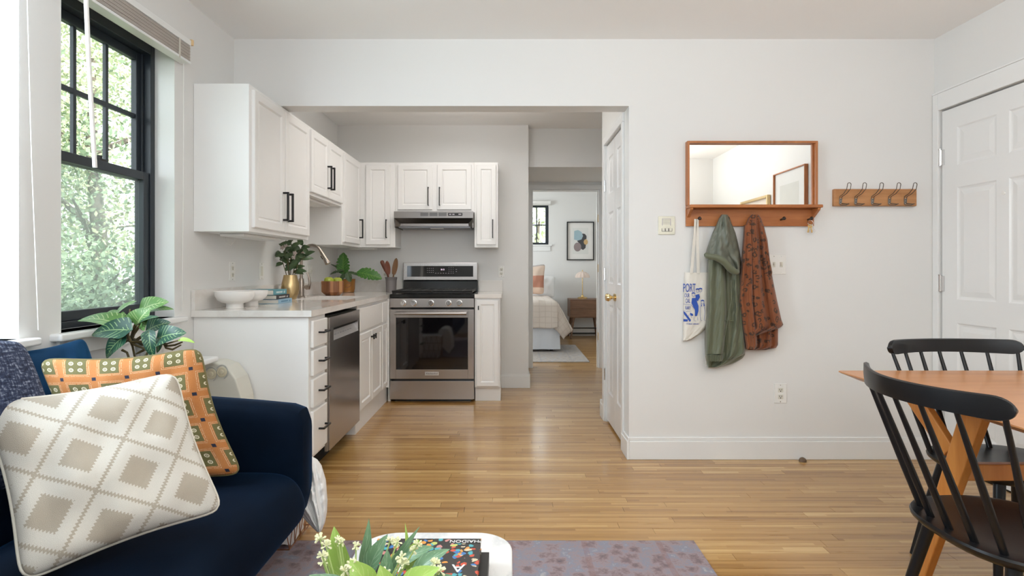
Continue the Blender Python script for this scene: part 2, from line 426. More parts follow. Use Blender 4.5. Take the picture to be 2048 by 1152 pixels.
# baseboards
def baseb(name, segs):
    m = MB()
    for s in segs:
        x0, x1, y0, y1, dx, dy = s
        m.box(x0, x1, y0, y1, 0, .115)
        m.box(x0+max(dx,0)*.006, x1+min(dx,0)*.006, y0+max(dy,0)*.006, y1+min(dy,0)*.006, .115, .138)
    struct(name, m, trimm, bevel=.003)
baseb('baseboard_front', [(.745, XR, DF-.016, DF, 0, 1)])
baseb('baseboard_closet', [(.729, .745, DF-.016, 3.69, 1, 0), (.729, .745, 4.40, 4.53, 1, 0), (.729,1.3,4.53,4.546,0,-1)])
baseb('baseboard_kitchen', [(-.085, .201, DB-.016, DB, 0, 1), (.185, .201, DB, 6.73, -1, 0)])
baseb('baseboard_left', [(XL, XL+.016, YB, 3.05, -1, 0)])
baseb('baseboard_right', [(XR-.016, XR, YB, 2.49, 1, 0)])
baseb('baseboard_hall', [(1.284, 1.3, 4.53, 6.73, 1, 0)])
baseb('baseboard_back', [(XL, XR, YB, YB+.016, 0, -1)])
# floor and boards
fl = struct('floor', MB().box(-2.4, 2.8, YB-.15, 10.15, -.12, -.012), simple('subfloor', (.12, .07, .03), .8))
def tinted(o, vals):
    at = o.data.attributes.new('tint', 'FLOAT', 'FACE')
    for i, v in enumerate(vals): at.data[i].value = v
rw = .057; boards = []
y = YB-.1; r0 = random.Random(3)
rowi = 0
while y < 10.0:
    x = -2.2+r0.uniform(-1.0, 0)
    xe = 2.66 if y < DF2 else (1.3 if y < 6.73 else 2.3)
    while x < xe:
        L = r0.choice([.55, .8, 1.05, 1.3, 1.5])*r0.uniform(.85, 1.1)
        xa, xb = max(x, -2.2 if y > 6.7 else XL), min(x+L, xe); x += L
        if xb-xa > .03: boards.append((xa, xb, y, y+rw, r0.random()))
    y += rw
def bbx(m, b, g=.0007):
    m.box(b[0]+g, b[1]-g, b[2]+g, b[3]-g, -.012, 0)
def seen(b):
    x0, x1, y0, y1, _ = b; D = (y0+y1)/2
    if D < 1.93 or D > 6.9: return 0
    lo = (0-VX)*D/F; hi = (2048-VX)*D/F
    if D < 2.3: lo = max(lo, -.75)
    elif D > 3.0 and D < 5.1: lo = max(lo, -1.09)
    elif D >= 5.1: lo = max(lo, -.08)
    else: lo = max(lo, -.95)
    if D > DF: hi = min(hi, .73 if D < 4.5 else 1.2)
    if D > DB: lo = .19
    wv = min(x1, hi)-max(x0, lo)
    return max(0, wv)*F/D*(rw*EYE*F/D/D)
sc_ = sorted(range(len(boards)), key=lambda i: -seen(boards[i]))
ind = set([i for i in sc_[:298] if seen(boards[i]) > 0])
ms = MB(); tv = []
for i, b in enumerate(boards):
    if i in ind:
        m = MB(); bbx(m, b); o = obj('plank', m, floorM, fl); tinted(o, [b[4]]*6)
    else:
        bbx(ms, b); tv += [b[4]]*6
o = obj('plank_strips', ms, floorM, fl); tinted(o, tv); o['kind'] = 'stuff'
# ---------------------------------------------------------------- outside
struct('ground', MB().box(-30, 10, -8, 40, -1.2, -1.1), simple('lawn', (.16, .22, .08), .9, var=.3), cat=None)
def tree(name, label, cx, cy, ztop, rad, nleaf, mt, seed, sz=.09):
    r = np.random.default_rng(seed); t = thing(name, label, 'tree', (cx, cy, -1.1), 'trees outside the left window')
    obj('trunk', MB().tube([(cx, cy, -1.1), (cx+.1, cy, ztop*.3), (cx-.1, cy+.1, ztop*.6), (cx, cy, ztop*.85)], [.14, .11, .08, .03]), barkm, t, smooth=True)
    m = MB()
    for k in range(6):
        an = r.uniform(0, 2*PI); z0 = ztop*r.uniform(.05, .6)
        m.tube([(cx, cy, z0), (cx+math.cos(an)*rad*.5, cy+math.sin(an)*rad*.5, z0+.5), (cx+math.cos(an)*rad*.9, cy+math.sin(an)*rad*.9, z0+.7)], [.05, .03, .01], 6)
    obj('branch', m, barkm, t, smooth=True)
    nb = 26; bl = np.c_[cx+r.normal(0, rad*.5, nb), cy+r.normal(0, rad*.5, nb), r.uniform(-.9, ztop, nb)]
    k = r.integers(0, nb, nleaf); c = bl[k]+r.normal(0, rad*.26, (nleaf, 3))
    a = r.normal(0, 1, (nleaf, 3)); a /= np.linalg.norm(a, axis=1)[:, None]
    b = np.cross(a, r.normal(0, 1, (nleaf, 3))); b /= np.linalg.norm(b, axis=1)[:, None]
    s = r.uniform(.5, 1.2, (nleaf, 1))*sz
    vs = np.stack([c-a*s, c+b*s*.5, c+a*s, c-b*s*.5], 1).reshape(-1, 3)
    m = MB(); m.v = [tuple(p) for p in vs]; m.f = [(4*i, 4*i+1, 4*i+2, 4*i+3) for i in range(nleaf)]
    o = obj('leaves', m, mt, t); o['kind'] = 'stuff'
tree('tree', 'sunlit yellow green tree seen through the right half of the upper sash', -6.4, 8.6, 5.2, 1.7, 16000, treem2, 1, .05)
tree('tree', 'taller green tree at the left of the window view', -7.2, 7.3, 6.0, 1.7, 16000, treem, 2, .05)
tree('shrub', 'dense low green shrub filling the lower sash view', -4.6, 5.5, .9, 1.0, 12000, treem, 3, .038)
tree('shrub', 'dark green shrub at the right of the lower sash view', -5.3, 7.0, 1.4, 1.1, 12000, treem, 4, .042)
tree('tree', 'distant pale green tree behind the others outside the window', -11.5, 13.5, 6.5, 3.0, 14000, treem2, 5, .08)
tree('tree', 'hazy tree outside the small bedroom window', .9, 17.0, 3.2, 1.6, 1200, treem2, 6, .12)
# ---------------------------------------------------------------- windows on the left wall
def left_window(name, W, blind_label):
    y0, y1, z0, z1 = W
    t = thing(name, 'dark framed double hung window, '+blind_label, 'window', (XL-.1, (y0+y1)/2, z0), kind='structure')
    xo = XL-.10
    m = MB()
    m.box(xo-.085, xo, y0, y0+.035, z0, z1).box(xo-.085, xo, y1-.035, y1, z0, z1).box(xo-.085, xo, y0+.035, y1-.035, z1-.05, z1).box(xo-.085, xo, y0+.035, y1-.035, z0, z0+.03)
    m.box(xo-.05, xo-.035, y1-.05, y1-.035, z0, z1)
    obj('frame', m, darkf, t, bevel=.003)
    zm = 1.655; a, b = y0+.035, y1-.035
    def sash(nm, xa, za, zb, fw, muntin):
        m = MB(); m.box(xa-.03, xa, a, a+fw, za, zb).box(xa-.03, xa, b-fw, b, za, zb).box(xa-.03, xa, a+fw, b-fw, zb-fw, zb).box(xa-.03, xa, a+fw, b-fw, za, za+fw)
        s = obj(nm, m, darkf, t, bevel=.003)
        obj('pane', MB().box(xa-.019, xa-.014, a+fw, b-fw, za+fw, zb-fw), glass, s)
        if muntin:
            w3 = (b-a-2*fw)/3
            for k in (1, 2): obj('muntin', MB().box(xa-.024, xa-.009, a+fw+k*w3-.009, a+fw+k*w3+.009, za+fw, zb-fw), darkf, s)
            obj('muntin', MB().box(xa-.0235, xa-.0095, a+fw, b-fw, (za+zb)/2-.011, (za+zb)/2+.011), darkf, s)
    sash('upper_sash', xo-.045, zm-.02, z1-.05, .042, True)
    sash('lower_sash', xo-.008, z0+.03, zm+.022, .042, False)
    obj('sash_lock', MB().box(xo-.035, xo-.01, (a+b)/2-.03, (a+b)/2+.03, zm+.022, zm+.032).cyl((xo-.02, (a+b)/2, zm+.03), (xo-.02, (a+b)/2, zm+.045), .012), blackm, t)
    obj('hazy_insect_screen', MB().box(xo-.083, xo-.081, a, b, z0+.03, zm), screen, t)
    obj('window_sill', MB().box(XL-.10, XL+.045, y0-.05, y1+.045, z0-.028, z0), trimm, t, bevel=.008, seg=3)
    obj('apron', MB().box(XL, XL+.014, y0-.02, y1+.02, z0-.09, z0-.028), trimm, t, bevel=.003)
    m = MB().box(XL-.10, XL+.0005, y0, y0+.004, z0, z1).box(XL-.10, XL+.0005, y1-.004, y1, z0, z1).box(XL-.10, XL+.0005, y0, y1, z1-.004, z1)
    obj('reveal_lining', m, trimm, t)
    return t
left_window('window_2', W2, 'showing trees, beside the upper cabinets')
left_window('window_1', W1, 'only its sill and reveal at the far left edge')
def blind(name, y0, y1, z, label, wand=None, cords=()):
    t = thing(name, label, 'blind', (XL+.03, (y0+y1)/2, z-.12))
    obj('headrail', MB().box(XL+.001, XL+.06, y0, y1, z-.03, z), trimm, t, bevel=.003)
    m = MB()
    for k in range(15):
        zz = z-.034-k*.0052; j = (k % 3-1)*.0012
        m.box(XL+.008+j, XL+.058+j, y0+.004, y1-.004, zz-.0022, zz)
    o = obj('slat_stack', m, simple('blind_slats', (.62, .57, .52), .5), t); o['kind'] = 'stuff'
    obj('bottom_rail', MB().box(XL+.006, XL+.06, y0+.002, y1-.002, z-.125, z-.112), trimm, t, bevel=.003)
    for f in (.12, .88):
        m = MB().box(XL+.058, XL+.0605, y0+(y1-y0)*f-.006, y0+(y1-y0)*f+.006, z-.125, z-.028)
        obj('ladder_tape', m, simple('tape', (.6, .56, .5), .8), t)
    obj('end_bracket', MB().box(XL+.001, XL+.066, y1-.002, y1+.014, z-.024, z+.006), simple('yellowed_plastic', (.72, .52, .28), .5), t, bevel=.002)
    if wand: obj('tilt_wand', MB().tube(wand, .0075, 8), plast, t, smooth=True)
    for c in cords: obj('cord', MB().tube(c, .0016, 6), plast, t)
    return t
blind('window_blind', 2.08, 2.93, 2.385, 'raised white venetian blind above the window beside the cabinets', [P(172, -8, 2.03), P(178, 130, 2.05), P(190, 335, 2.08)],
      [[V((XL+.035, 2.905, 2.27)), V((XL+.03, 2.91, 1.6)), V((XL+.02, 2.915, .97))]])
blind('window_blind', 1.2, 2.02, 2.385, 'mostly out of view blind over the far left window, its cord hanging down', None,
      [[V((XL+.03, 1.965, 2.27)), V((XL+.035, 1.98, 1.6)), V((XL+.03, 2.015, .97))]])
# unseen window behind the camera, added to carry the back fill light
t = thing('added_window', 'added, unseen wide window in the wall behind the camera', 'window', (.2, YB-.05, 1.45), kind='structure')
m = MB().box(-1.2, 1.6, YB-.15, YB-.09, 1.45, 1.50).box(-1.2, 1.6, YB-.15, YB-.09, 2.40, 2.45).box(-1.2, -1.15, YB-.15, YB-.09, 1.5, 2.4).box(1.55, 1.6, YB-.15, YB-.09, 1.5, 2.4).box(.17, .23, YB-.15, YB-.09, 1.5, 2.4)
obj('frame', m, darkf, t, bevel=.003)
# bedroom windows
t = thing('window_4', 'small dark framed bedroom window beyond the doorway', 'window', (.41, 10.05, 1.625), kind='structure')
m = MB().box(.13, .69, 10.06, 10.12, 1.625, 1.665).box(.13, .69, 10.06, 10.12, 2.295, 2.335).box(.13, .17, 10.06, 10.12, 1.665, 2.295).box(.635, .69, 10.03, 10.12, 1.665, 2.295)
obj('frame', m, darkf, t, bevel=.003)
obj('pane', MB().box(.17, .635, 10.085, 10.09, 1.665, 2.295), glass, t)
obj('muntin', MB().box(.47, .49, 10.075, 10.1, 1.665, 2.295), darkf, t)
obj('muntin', MB().box(.17, .635, 10.074, 10.101, 1.97, 1.99), darkf, t)
obj('window_sill', MB().box(.07, .75, 9.97, 10.03, 1.60, 1.625).box(.10, .72, 9.985, 10.0, 1.51, 1.60), trimm, t, bevel=.003)
t = thing('window_blind', 'small raised white blind above the bedroom window', 'blind', (.41, 9.97, 2.34))
obj('headrail', MB().box(.09, .725, 9.945, 9.999, 2.345, 2.40), plast, t, bevel=.003)
obj('slat_stack', MB().box(.10, .72, 9.95, 9.995, 2.325, 2.335).box(.10, .72, 9.95, 9.995, 2.338, 2.343), plast, t)
t = thing('window_5', 'unseen side window of the bedroom', 'window', (-2.3, 8.6, .9), kind='structure')
obj('frame', MB().box(-2.34, -2.28, 7.9, 7.95, .9, 2.3).box(-2.34, -2.28, 9.25, 9.3, .9, 2.3).box(-2.34, -2.28, 7.95, 9.25, .9, .95).box(-2.34, -2.28, 7.95, 9.25, 2.25, 2.3), darkf, t, bevel=.003)
# ---------------------------------------------------------------- doors
def panel_door(parent, o, u, v, n, w, h, th, panels, mat, split=None):
    """door slab in basis u (width) v (height) n (face normal); panels list of (u0,u1,v0,v1)"""
    o = V(o)
    m = MB()
    U = sorted({0, w, *[p[0] for p in panels], *[p[1] for p in panels]}); W = sorted({0, h, *[p[2] for p in panels], *[p[3] for p in panels]})
    for i in range(len(U)-1):
        for j in range(len(W)-1):
            cu, cv = (U[i]+U[i+1])/2, (W[j]+W[j+1])/2
            inside = any(p[0] < cu < p[1] and p[2] < cv < p[3] for p in panels)
            t0 = th-(.007 if inside else 0)
            m.obox(o+u*cu+v*cv-n*(th-t0/2), u, v, n, (U[i+1]-U[i])/2, (W[j+1]-W[j])/2, t0/2)
    sl_ = obj('door_leaf', m, mat, parent)
    for p in panels:
        q = MB(); e = .018 if p[1]-p[0] > .1 else .012; e2 = e+(.03 if p[1]-p[0] > .14 else .018)
        a = [(p[0], p[2]), (p[1], p[2]), (p[1], p[3]), (p[0], p[3])]
        def ring(e, d): return [o+u*(x+(e if x == p[0] else -e))+v*(y+(e if y == p[2] else -e))+n*d for x, y in a]
        q.rings([ring(.0, -.007), ring(.0, -.0005), ring(e*.5, -.0055), ring(e, -.0066), ring(e2, -.0015)], True)
        obj('panel', q, mat, sl_)
    return sl_
# entry door on the right wall (faces -X)
t = thing('door_1', 'white six panel entry door on the right wall', 'door', (XR, 3.03, 0), kind='structure')
yd0, yd1 = 2.605, 3.452; wD = yd1-yd0; hD = 2.15
cols = [(.115, .385), (wD-.385, wD-.115)]; rws = [(.22, .86), (1.0, 1.67), (1.80, 2.03)]
panel_door(t, (XR+.004, yd0, .008), Y, Z, -X, wD, hD, .04, [(c[0], c[1], r[0], r[1]) for c in cols for r in rws], trimm)
obj('door_stop', MB().box(XR+.046, XR+.13, 2.60, 3.462, -.01, 2.168), trimm, t)
for zz in (1.875, 1.10, .28):
    k = obj('hinge', MB().cyl((XR-.006, 3.459, zz-.05), (XR-.006, 3.459, zz+.05), .007, seg=10).box(XR-.004, XR+.001, 3.462, 3.482, zz-.047, zz+.047).box(XR-.004, XR+.0038, 3.43, 3.457, zz-.047, zz+.047).cyl((XR-.006, 3.459, zz+.05), (XR-.006, 3.459, zz+.056), .009, seg=10), chrome, t)
obj('peephole', MB().cyl((XR+.006, 3.02, 1.60), (XR-.002, 3.02, 1.60), .010), plast, t)
obj('door_knob', MB().lathe([(.03, 0), (.03, .008), (.012, .012), (.012, .035), (.027, .045), (.03, .06), (.02, .072)], (XR+.004, 2.67, 1.0), (-1, 0, 0)), chrome, t, smooth=True)
struct('trim_1', MB().box(XR-.016, XR, 3.462, 3.506, 0, 2.272).box(XR-.016, XR, 2.49, 2.60, 0, 2.272).box(XR-.016, XR, 2.60, 3.462, 2.168, 2.272).box(XR-.02, XR, 2.48, 3.506, 2.272, 2.284), trimm, bevel=.003)
# closet double doors, facing -X
t = thing('door_2', 'white narrow double closet doors with brass knobs right of the kitchen', 'door', (.745, 4.03, 0), kind='structure')
ps = [(.07, .255, .22, .90), (.07, .255, 1.06, 1.60), (.07, .255, 1.74, 2.02)]
for a, b in ((3.705, 4.035), (4.041, 4.371)):
    panel_door(t, (.757, a, .02), Y, Z, -X, b-a, 2.125, .035, ps, doorm)
obj('jamb', MB().box(.747, .80, 3.70, 3.7045, 0, 2.15).box(.747, .80, 4.3715, 4.375, 0, 2.15).box(.80, .84, 3.70, 4.375, -.01, 2.15), trimm, t)
for yy in (4.012, 4.062):
    obj('knob', MB().lathe([(.027, 0), (.027, .004), (.010, .010), (.010, .03), (.022, .038), (.028, .052), (.022, .064), (.004, .068)], (.757, yy, .985), (-1, 0, 0)), brass, t, smooth=True)
for yy, zz in ((4.375, 1.84), (4.375, 1.15), (4.375, .37), (3.70, 1.95), (3.70, 1.12), (3.70, .28)):
    obj('hinge', MB().cyl((.740, yy, zz-.045), (.740, yy, zz+.045), .006, seg=10).box(.741, .7455, yy-.002, yy+.028, zz-.045, zz+.045), chrome, t)
struct('trim_2', MB().box(.731, .745, 4.377, 4.44, 0, 2.21).box(.731, .745, 3.646, 3.70, 2.152, 2.21).box(.731, .745, 3.70, 4.377, 2.152, 2.21).box(.731, .745, 3.65, 3.698, 0, 2.152), trimm, bevel=.003)
# bedroom doorway casing
struct('trim_3', MB().box(.20, .262, 6.712, 6.73, 0, 2.146).box(1.085, 1.16, 6.712, 6.73, 0, 2.146).box(.20, 1.16, 6.712, 6.73, 2.146, 2.20)
       .box(.262, .275, 6.73, 6.83, 0, 2.146).box(1.066, 1.085, 6.73, 6.83, 0, 2.146).box(.275, 1.066, 6.73, 6.83, 2.13, 2.146).box(1.05, 1.066, 6.77, 6.80, 0, 2.13), trimm, bevel=.002)
t = thing('door_3', 'bedroom door folded back inside the bedroom with brass hinges', 'door', (1.5, 6.88, 0), kind='structure')
panel_door(t, (1.10, 6.875, .01), X, Z, Y, .80, 2.12, .035, [(.1, .35, .2, .85), (.45, .70, .2, .85), (.1, .35, 1.0, 1.65), (.45, .70, 1.0, 1.65), (.1, .35, 1.77, 2.0), (.45, .70, 1.77, 2.0)], trimm)
for zz in (1.80, 1.20, .38):
    obj('hinge', MB().cyl((1.064, 6.822, zz-.05), (1.064, 6.822, zz+.05), .008, seg=10).box(1.0615, 1.066, 6.745, 6.822, zz-.045, zz+.045), brass, t)
t = thing('strike_plate', 'small dark latch plate on the left jamb of the bedroom doorway', 'latch plate', (.276, 6.78, 1.02))
obj('plate', MB().box(.2752, .2775, 6.765, 6.795, .98, 1.05), brass, t); obj('latch_hole', MB().box(.2776, .2782, 6.773, 6.787, 1.0, 1.03), blackm, t)
# ---------------------------------------------------------------- cabinets
def cab_door(parent, o, u, v, n, w, h, fr=.055, th=.019, name='door', mat=None):
    """five piece door with recessed centre and bead; o = lower corner on the face plane"""
    o = V(o); m = MB()
    c = [(0, 0), (w, 0), (w, h), (0, h)]
    def ring(e, d): return [o+u*(x+(e if x == 0 else -e))+v*(y+(e if y == 0 else -e))+n*d for x, y in c]
    m.rings([ring(0, 0), ring(0, th-.003), ring(.004, th), ring(fr-.010, th), ring(fr-.006, th-.003), ring(fr, th-.009), ring(fr+.006, th-.009), ring(fr+.009, th-.005), ring(fr+.012, th-.005)], True)
    return obj(name, m, mat or cabm, parent)
def pull(parent, c, along, n, L, off=.030, r=.0055, name='handle'):
    c = V(c); m = MB(); u = V(along); s = u.cross(n)
    m.obox(c+n*off, u, s, n, L/2, r, r)
    for k in (-1, 1): m.obox(c+u*(k*(L/2-r))+n*(off/2), u, s, n, r, r, off/2)
    return obj(name, m, blackm, parent, bevel=.001)
UF, UZ0, UZ1, UM = -1.424, 1.395, 2.202, 1.717      # upper run
# A : pair next to the window
def carcass(parent, x0, x1, y0, y1, z0, z1): return obj('body', MB().box(x0, x1, y0, y1, z0, z1), cabm, parent, bevel=.0015)
t = thing('upper_cabinet', 'tall white wall cabinet pair nearest the window, two black handles', 'cabinet', (-1.6, 3.5, UZ0))
carcass(t, XL+.001, UF, 3.055, 3.955, UZ0, UZ1)
for a, b, hy in ((3.085, 3.50, 3.470), (3.512, 3.93, 3.545)):
    d = cab_door(t, (UF, a, UZ0+.025), Y, Z, X, b-a, UZ1-UZ0-.05)
    pull(d, (UF+.019, hy, 1.577), Z, X, .18, r=.0062)
t = thing('upper_cabinet', 'short white wall cabinet pair above the sink', 'cabinet', (-1.6, 4.35, UM))
carcass(t, XL+.001, UF, 3.957, 4.738, UM, UZ1)
for a, b, hy in ((3.975, 4.345, 4.315), (4.357, 4.722, 4.388)):
    d = cab_door(t, (UF, a, UM+.022), Y, Z, X, b-a, UZ1-UM-.044)
    pull(d, (UF+.019, hy, 1.895), Z, X, .178, r=.0062)
t = thing('upper_cabinet', 'white corner wall cabinet with one door facing right', 'cabinet', (-1.6, 5.1, UZ0))
carcass(t, XL+.001, UF, 4.74, DB-.001, UZ0, UZ1)
d = cab_door(t, (UF, 4.762, UZ0+.025), Y, Z, X, .50, UZ1-UZ0-.05); pull(d, (UF+.019, 5.225, 1.565), Z, X, .178, r=.0062)
UD = 5.317
def back_upper(label, x0, x1, z0, doors):
    t = thing('upper_cabinet', label, 'cabinet', ((x0+x1)/2, 5.45, z0))
    carcass(t, x0, x1, UD, DB-.001, z0, UZ1)
    for a, b, hx, hz in doors:
        d = cab_door(t, (a, UD, z0+.025), X, Z, -Y, b-a, UZ1-z0-.05, fr=min(.055, (b-a)*.27)); pull(d, (hx, UD-.019, hz), Z, -Y, .175 if z0 > 1.5 else .175, r=.0045)
back_upper('narrow white wall cabinet between the corner and the range hood', UF+.001, -1.09, UZ0, [(-1.365, -1.135, -1.168, 1.57)])
back_upper('wide white wall cabinet above the range hood with two doors', -1.089, -.338, UM+.01, [(-1.062, -.735, -.772, 1.875), (-.69, -.365, -.665, 1.875)])
back_upper('narrow white wall cabinet right of the range hood', -.337, -.114, UZ0, [(-.318, -.133, -.163, 1.57)])
# under cabinet lights
t = thing('under_cabinet_light', 'flat white light fixture under the cabinet nearest the window', 'light fixture', (-1.6, 3.4, UZ0-.02))
obj('housing', MB().box(-1.66, -1.52, 3.2, 3.72, UZ0-.018, UZ0-.001), plast, t, bevel=.003)
obj('cord', MB().tube([V((-1.655, 3.25, UZ0-.01)), V((-1.66, 3.26, UZ0-.05)), V((-1.66, 3.33, UZ0-.065)), V((-1.66, 3.4, UZ0-.02))], .0015, 6), plast, t)
t = thing('under_cabinet_light', 'flat white light fixture under the short cabinet above the sink', 'light fixture', (-1.6, 4.3, UM-.02))
obj('housing', MB().box(-1.62, -1.48, 4.1, 4.6, UM-.02, UM-.001), plast, t, bevel=.003)
t = thing('under_cabinet_light', 'small light fixture under the corner wall cabinet', 'light fixture', (-1.4, 5.4, UZ0-.02))
obj('housing', MB().box(-1.55, -1.30, 5.38, 5.48, UZ0-.016, UZ0-.001), plast, t, bevel=.003)
# base units, left run (faces +X)
BF = -1.099; CT = .965; CB = .93
t = thing('base_cabinet', 'white end base cabinet with four stacked drawers', 'cabinet', (-1.4, 3.2, 0))
obj('body', MB().box(XL+.001, BF, 3.054, 3.325, .14, CB-.001).box(XL+.001, BF-.09, 3.054, 3.325, 0, .14), cabm, t, bevel=.0015)
obj('toe_kick', MB().box(BF-.0899, BF-.088, 3.056, 3.324, 0, .139), darkgap, t)
for z0, z1 in ((.755, .905), (.60, .74), (.425, .58), (.165, .405)):
    m = MB().box(BF, BF+.019, 3.078, 3.312, z0, z1); d = obj('drawer', m, cabm, t, bevel=.005)
    pull(d, (BF+.019, 3.215, z0+(z1-z0)*.52), Y, X, .115, r=.005)
# dishwasher
t = thing('dishwasher', 'stainless steel dishwasher between the drawers and the sink cabinet', 'dishwasher', (-1.35, 3.66, 0))
obj('body', MB().box(XL+.05, BF-.005, 3.328, 4.018, .10, .905).box(XL+.05, BF-.08, 3.33, 4.015, 0, .10), darkgap, t)
fx = BF+.022
dd = obj('door', MB().box(BF-.004, fx, 3.345, 4.012, .105, .755).box(BF-.004, fx, 3.345, 3.42, .755, .83).box(BF-.004, fx, 3.97, 4.012, .755, .83).box(BF-.004, fx, 3.345, 4.012, .83, .90), steelz, t, bevel=.0015)
obj('control_strip', MB().add([(fx-.001, 3.42, .755), (fx-.001, 3.97, .755), (fx-.03, 3.97, .815), (fx-.03, 3.42, .815), (fx-.035, 3.42, .755), (fx-.035, 3.97, .755)], [(0,1,2,3), (4,5,2,3), (0,1,5,4)]), simple('control_grey', (.38, .36, .35), .4, .6), dd)
obj('handle_pocket', MB().box(fx-.034, fx-.03, 3.42, 3.97, .812, .83), blackm, dd)
m = MB()
for k in range(7): m.obox((fx-.0135, 3.50+k*.055, .7835), Y, V((-.42, 0, .9)).normalized(), V((.9, 0, .42)).normalized(), .016, .004, .0012)
obj('button', m, simple('button_grey', (.2, .19, .19), .4), dd)
obj('side_trim', MB().box(BF-.003, BF+.012, 3.328, 3.343, .105, .90), simple('dull_steel', (.5, .47, .44), .35, .8), t)
# sink base and corner
t = thing('base_cabinet', 'white sink base cabinet with two doors beside the dishwasher', 'cabinet', (-1.4, 4.4, 0))
obj('body', MB().box(-1.66, BF, 4.022, 4.745, .14, .70).box(XL+.001, -1.66, 4.022, 4.745, .14, CB-.001).box(-1.66, BF, 4.022, 4.06, .7, CB-.001).box(-1.66, BF, 4.70, 4.745, .7, CB-.001).box(-1.15, BF, 4.06, 4.70, .7, CB-.001).box(XL+.001, BF-.012, 4.022, 4.745, 0, .14), cabm, t)
obj('drawer_front', MB().box(BF, BF+.019, 4.045, 4.728, .735, .905), cabm, t, bevel=.005)
for a, b, hy in ((4.04, 4.375, 4.352), (4.39, 4.728, 4.415)):
    d = cab_door(t, (BF, a, .165), Y, Z, X, b-a, .55); obj('knob', MB().obox(V((BF+.028, hy, .665)), X, Y, Z, .012, .006, .006).obox(V((BF+.043, hy, .665)), X, Y, Z, .005, .006, .02), blackm, d, bevel=.001)
t = thing('base_cabinet', 'narrow white corner base cabinet left of the range', 'cabinet', (-1.4, 4.9, 0))
obj('body', MB().box(XL+.001, BF, 4.747, 5.60, .14, CB-.001).box(XL+.001, BF-.012, 4.747, 5.60, 0, .14), cabm, t)
obj('drawer_front', MB().box(BF, BF+.019, 4.757, 4.945, .735, .905), cabm, t, bevel=.005)
cab_door(t, (BF, 4.757, .165), Y, Z, X, .188, .55, fr=.045)
obj('filler_strip', MB().box(BF+.001, -1.074, 4.965, 5.02, .14, CB-.002).box(BF+.001, -1.074, 5.04, 5.06, 0, .14), cabm, t)
# right of the range
t = thing('base_cabinet', 'narrow white base cabinet right of the range', 'cabinet', (-.2, 5.3, 0))
BD = 5.005
obj('body', MB().box(-.314, -.09, BD, DB-.001, .13, CB-.001).box(-.314, -.085, BD+.05, DB-.001, 0, .13), cabm, t, bevel=.0015)
d = cab_door(t, (-.298, BD, .145), X, Z, -Y, .195, .765, fr=.045)
pull(d, (-.28, BD-.019, .845), Z, -Y, .035, r=.0045)
# worktops
wt = obj('worktop', holes('z', CB, CT, XL+.001, -1.075, 3.03, DB-.001, [(-1.60, -1.19, 4.08, 4.68)]), quartz); tag(wt, 'pale quartz worktop along the left wall with the sink cut out', 'worktop')
wt = obj('worktop', MB().box(-.316, -.075, 4.98, DB-.001, CB, CT), quartz, bevel=.002); tag(wt, 'small pale quartz worktop right of the range', 'worktop')
bs = obj('backsplash', MB().box(XL+.001, XL+.022, 3.03, DB-.001, CT, 1.077).box(XL+.022, -1.07, DB-.022, DB-.001, CT, 1.077), quartz, bevel=.0015); tag(bs, 'low pale quartz upstand behind the left worktop', 'backsplash')
bs = obj('backsplash', MB().box(-.316, -.075, DB-.022, DB-.001, CT, 1.077), quartz, bevel=.0015); tag(bs, 'short quartz upstand behind the small right worktop', 'backsplash')
t = thing('sink', 'white undermount sink set into the left worktop', 'sink', (-1.4, 4.38, .73))
m = MB().box(-1.605, -1.185, 4.075, 4.685, .735, .745).box(-1.605, -1.597, 4.075, 4.685, .745, CB-.001).box(-1.193, -1.185, 4.075, 4.685, .745, CB-.001).box(-1.597, -1.193, 4.075, 4.083, .745, CB-.001).box(-1.597, -1.193, 4.677, 4.685, .745, CB-.001)
obj('basin', m, ceram, t); obj('drain', MB().lathe([(.04, 0), (.045, .003), (.03, .004)], (-1.4, 4.4, .745)), chrome, t, smooth=True)
# faucet
t = thing('faucet', 'brushed nickel gooseneck faucet with pull down spray head behind the sink', 'faucet', (-1.66, 4.44, CT))
fb = V((-1.655, 4.44, CT))
obj('base', MB().lathe([(.028, 0), (.028, .006), (.022, .012), (.021, .13), (.017, .15)], fb), nickel, t, smooth=True)
pts = [fb+V((0, 0, .14)), fb+V((0, 0, .27))]
for k in range(0, 11):
    a = PI-k*PI*.86/10; pts.append(fb+V((.082+.082*math.cos(a), 0, .325+.088*math.sin(a))))
e = pts[-1]; dr = (pts[-1]-pts[-2]).normalized()
obj('spout', MB().tube(pts, .0125, 14), nickel, t, smooth=True)
hd = obj('spray_head', MB().lathe([(.013, 0), (.015, .01), (.017, .06), (.0225, .105), (.021, .112)], e, dr), nickel, t, smooth=True)
obj('spray_button', MB().obox(e+dr*.05+V((-.018, 0, -.004)), dr, Y, dr.cross(Y), .014, .005, .004), blackm, hd)
obj('lever', MB().tube([fb+V((.02, -.005, .08)), fb+V((.06, -.01, .08)), fb+V((.072, -.01, .11)), fb+V((.066, -.012, .16)), fb+V((.05, -.015, .20))], [.012, .014, .011, .008, .006], 12).lathe([(.018, 0), (.02, .01), (.016, .03)], fb+V((.04, -.01, .08)), (1, 0, 0)), nickel, t, smooth=True)
t = thing('soap_dispenser', 'small nickel air gap cap behind the books at the splashback', 'dispenser', (-1.67, 4.06, CT))
obj('cap', MB().lathe([(.018, 0), (.014, .01), (.014, .095), (.018, .10), (.018, .112), (.01, .116)], (-1.67, 4.06, CT)), chrome, t, smooth=True)
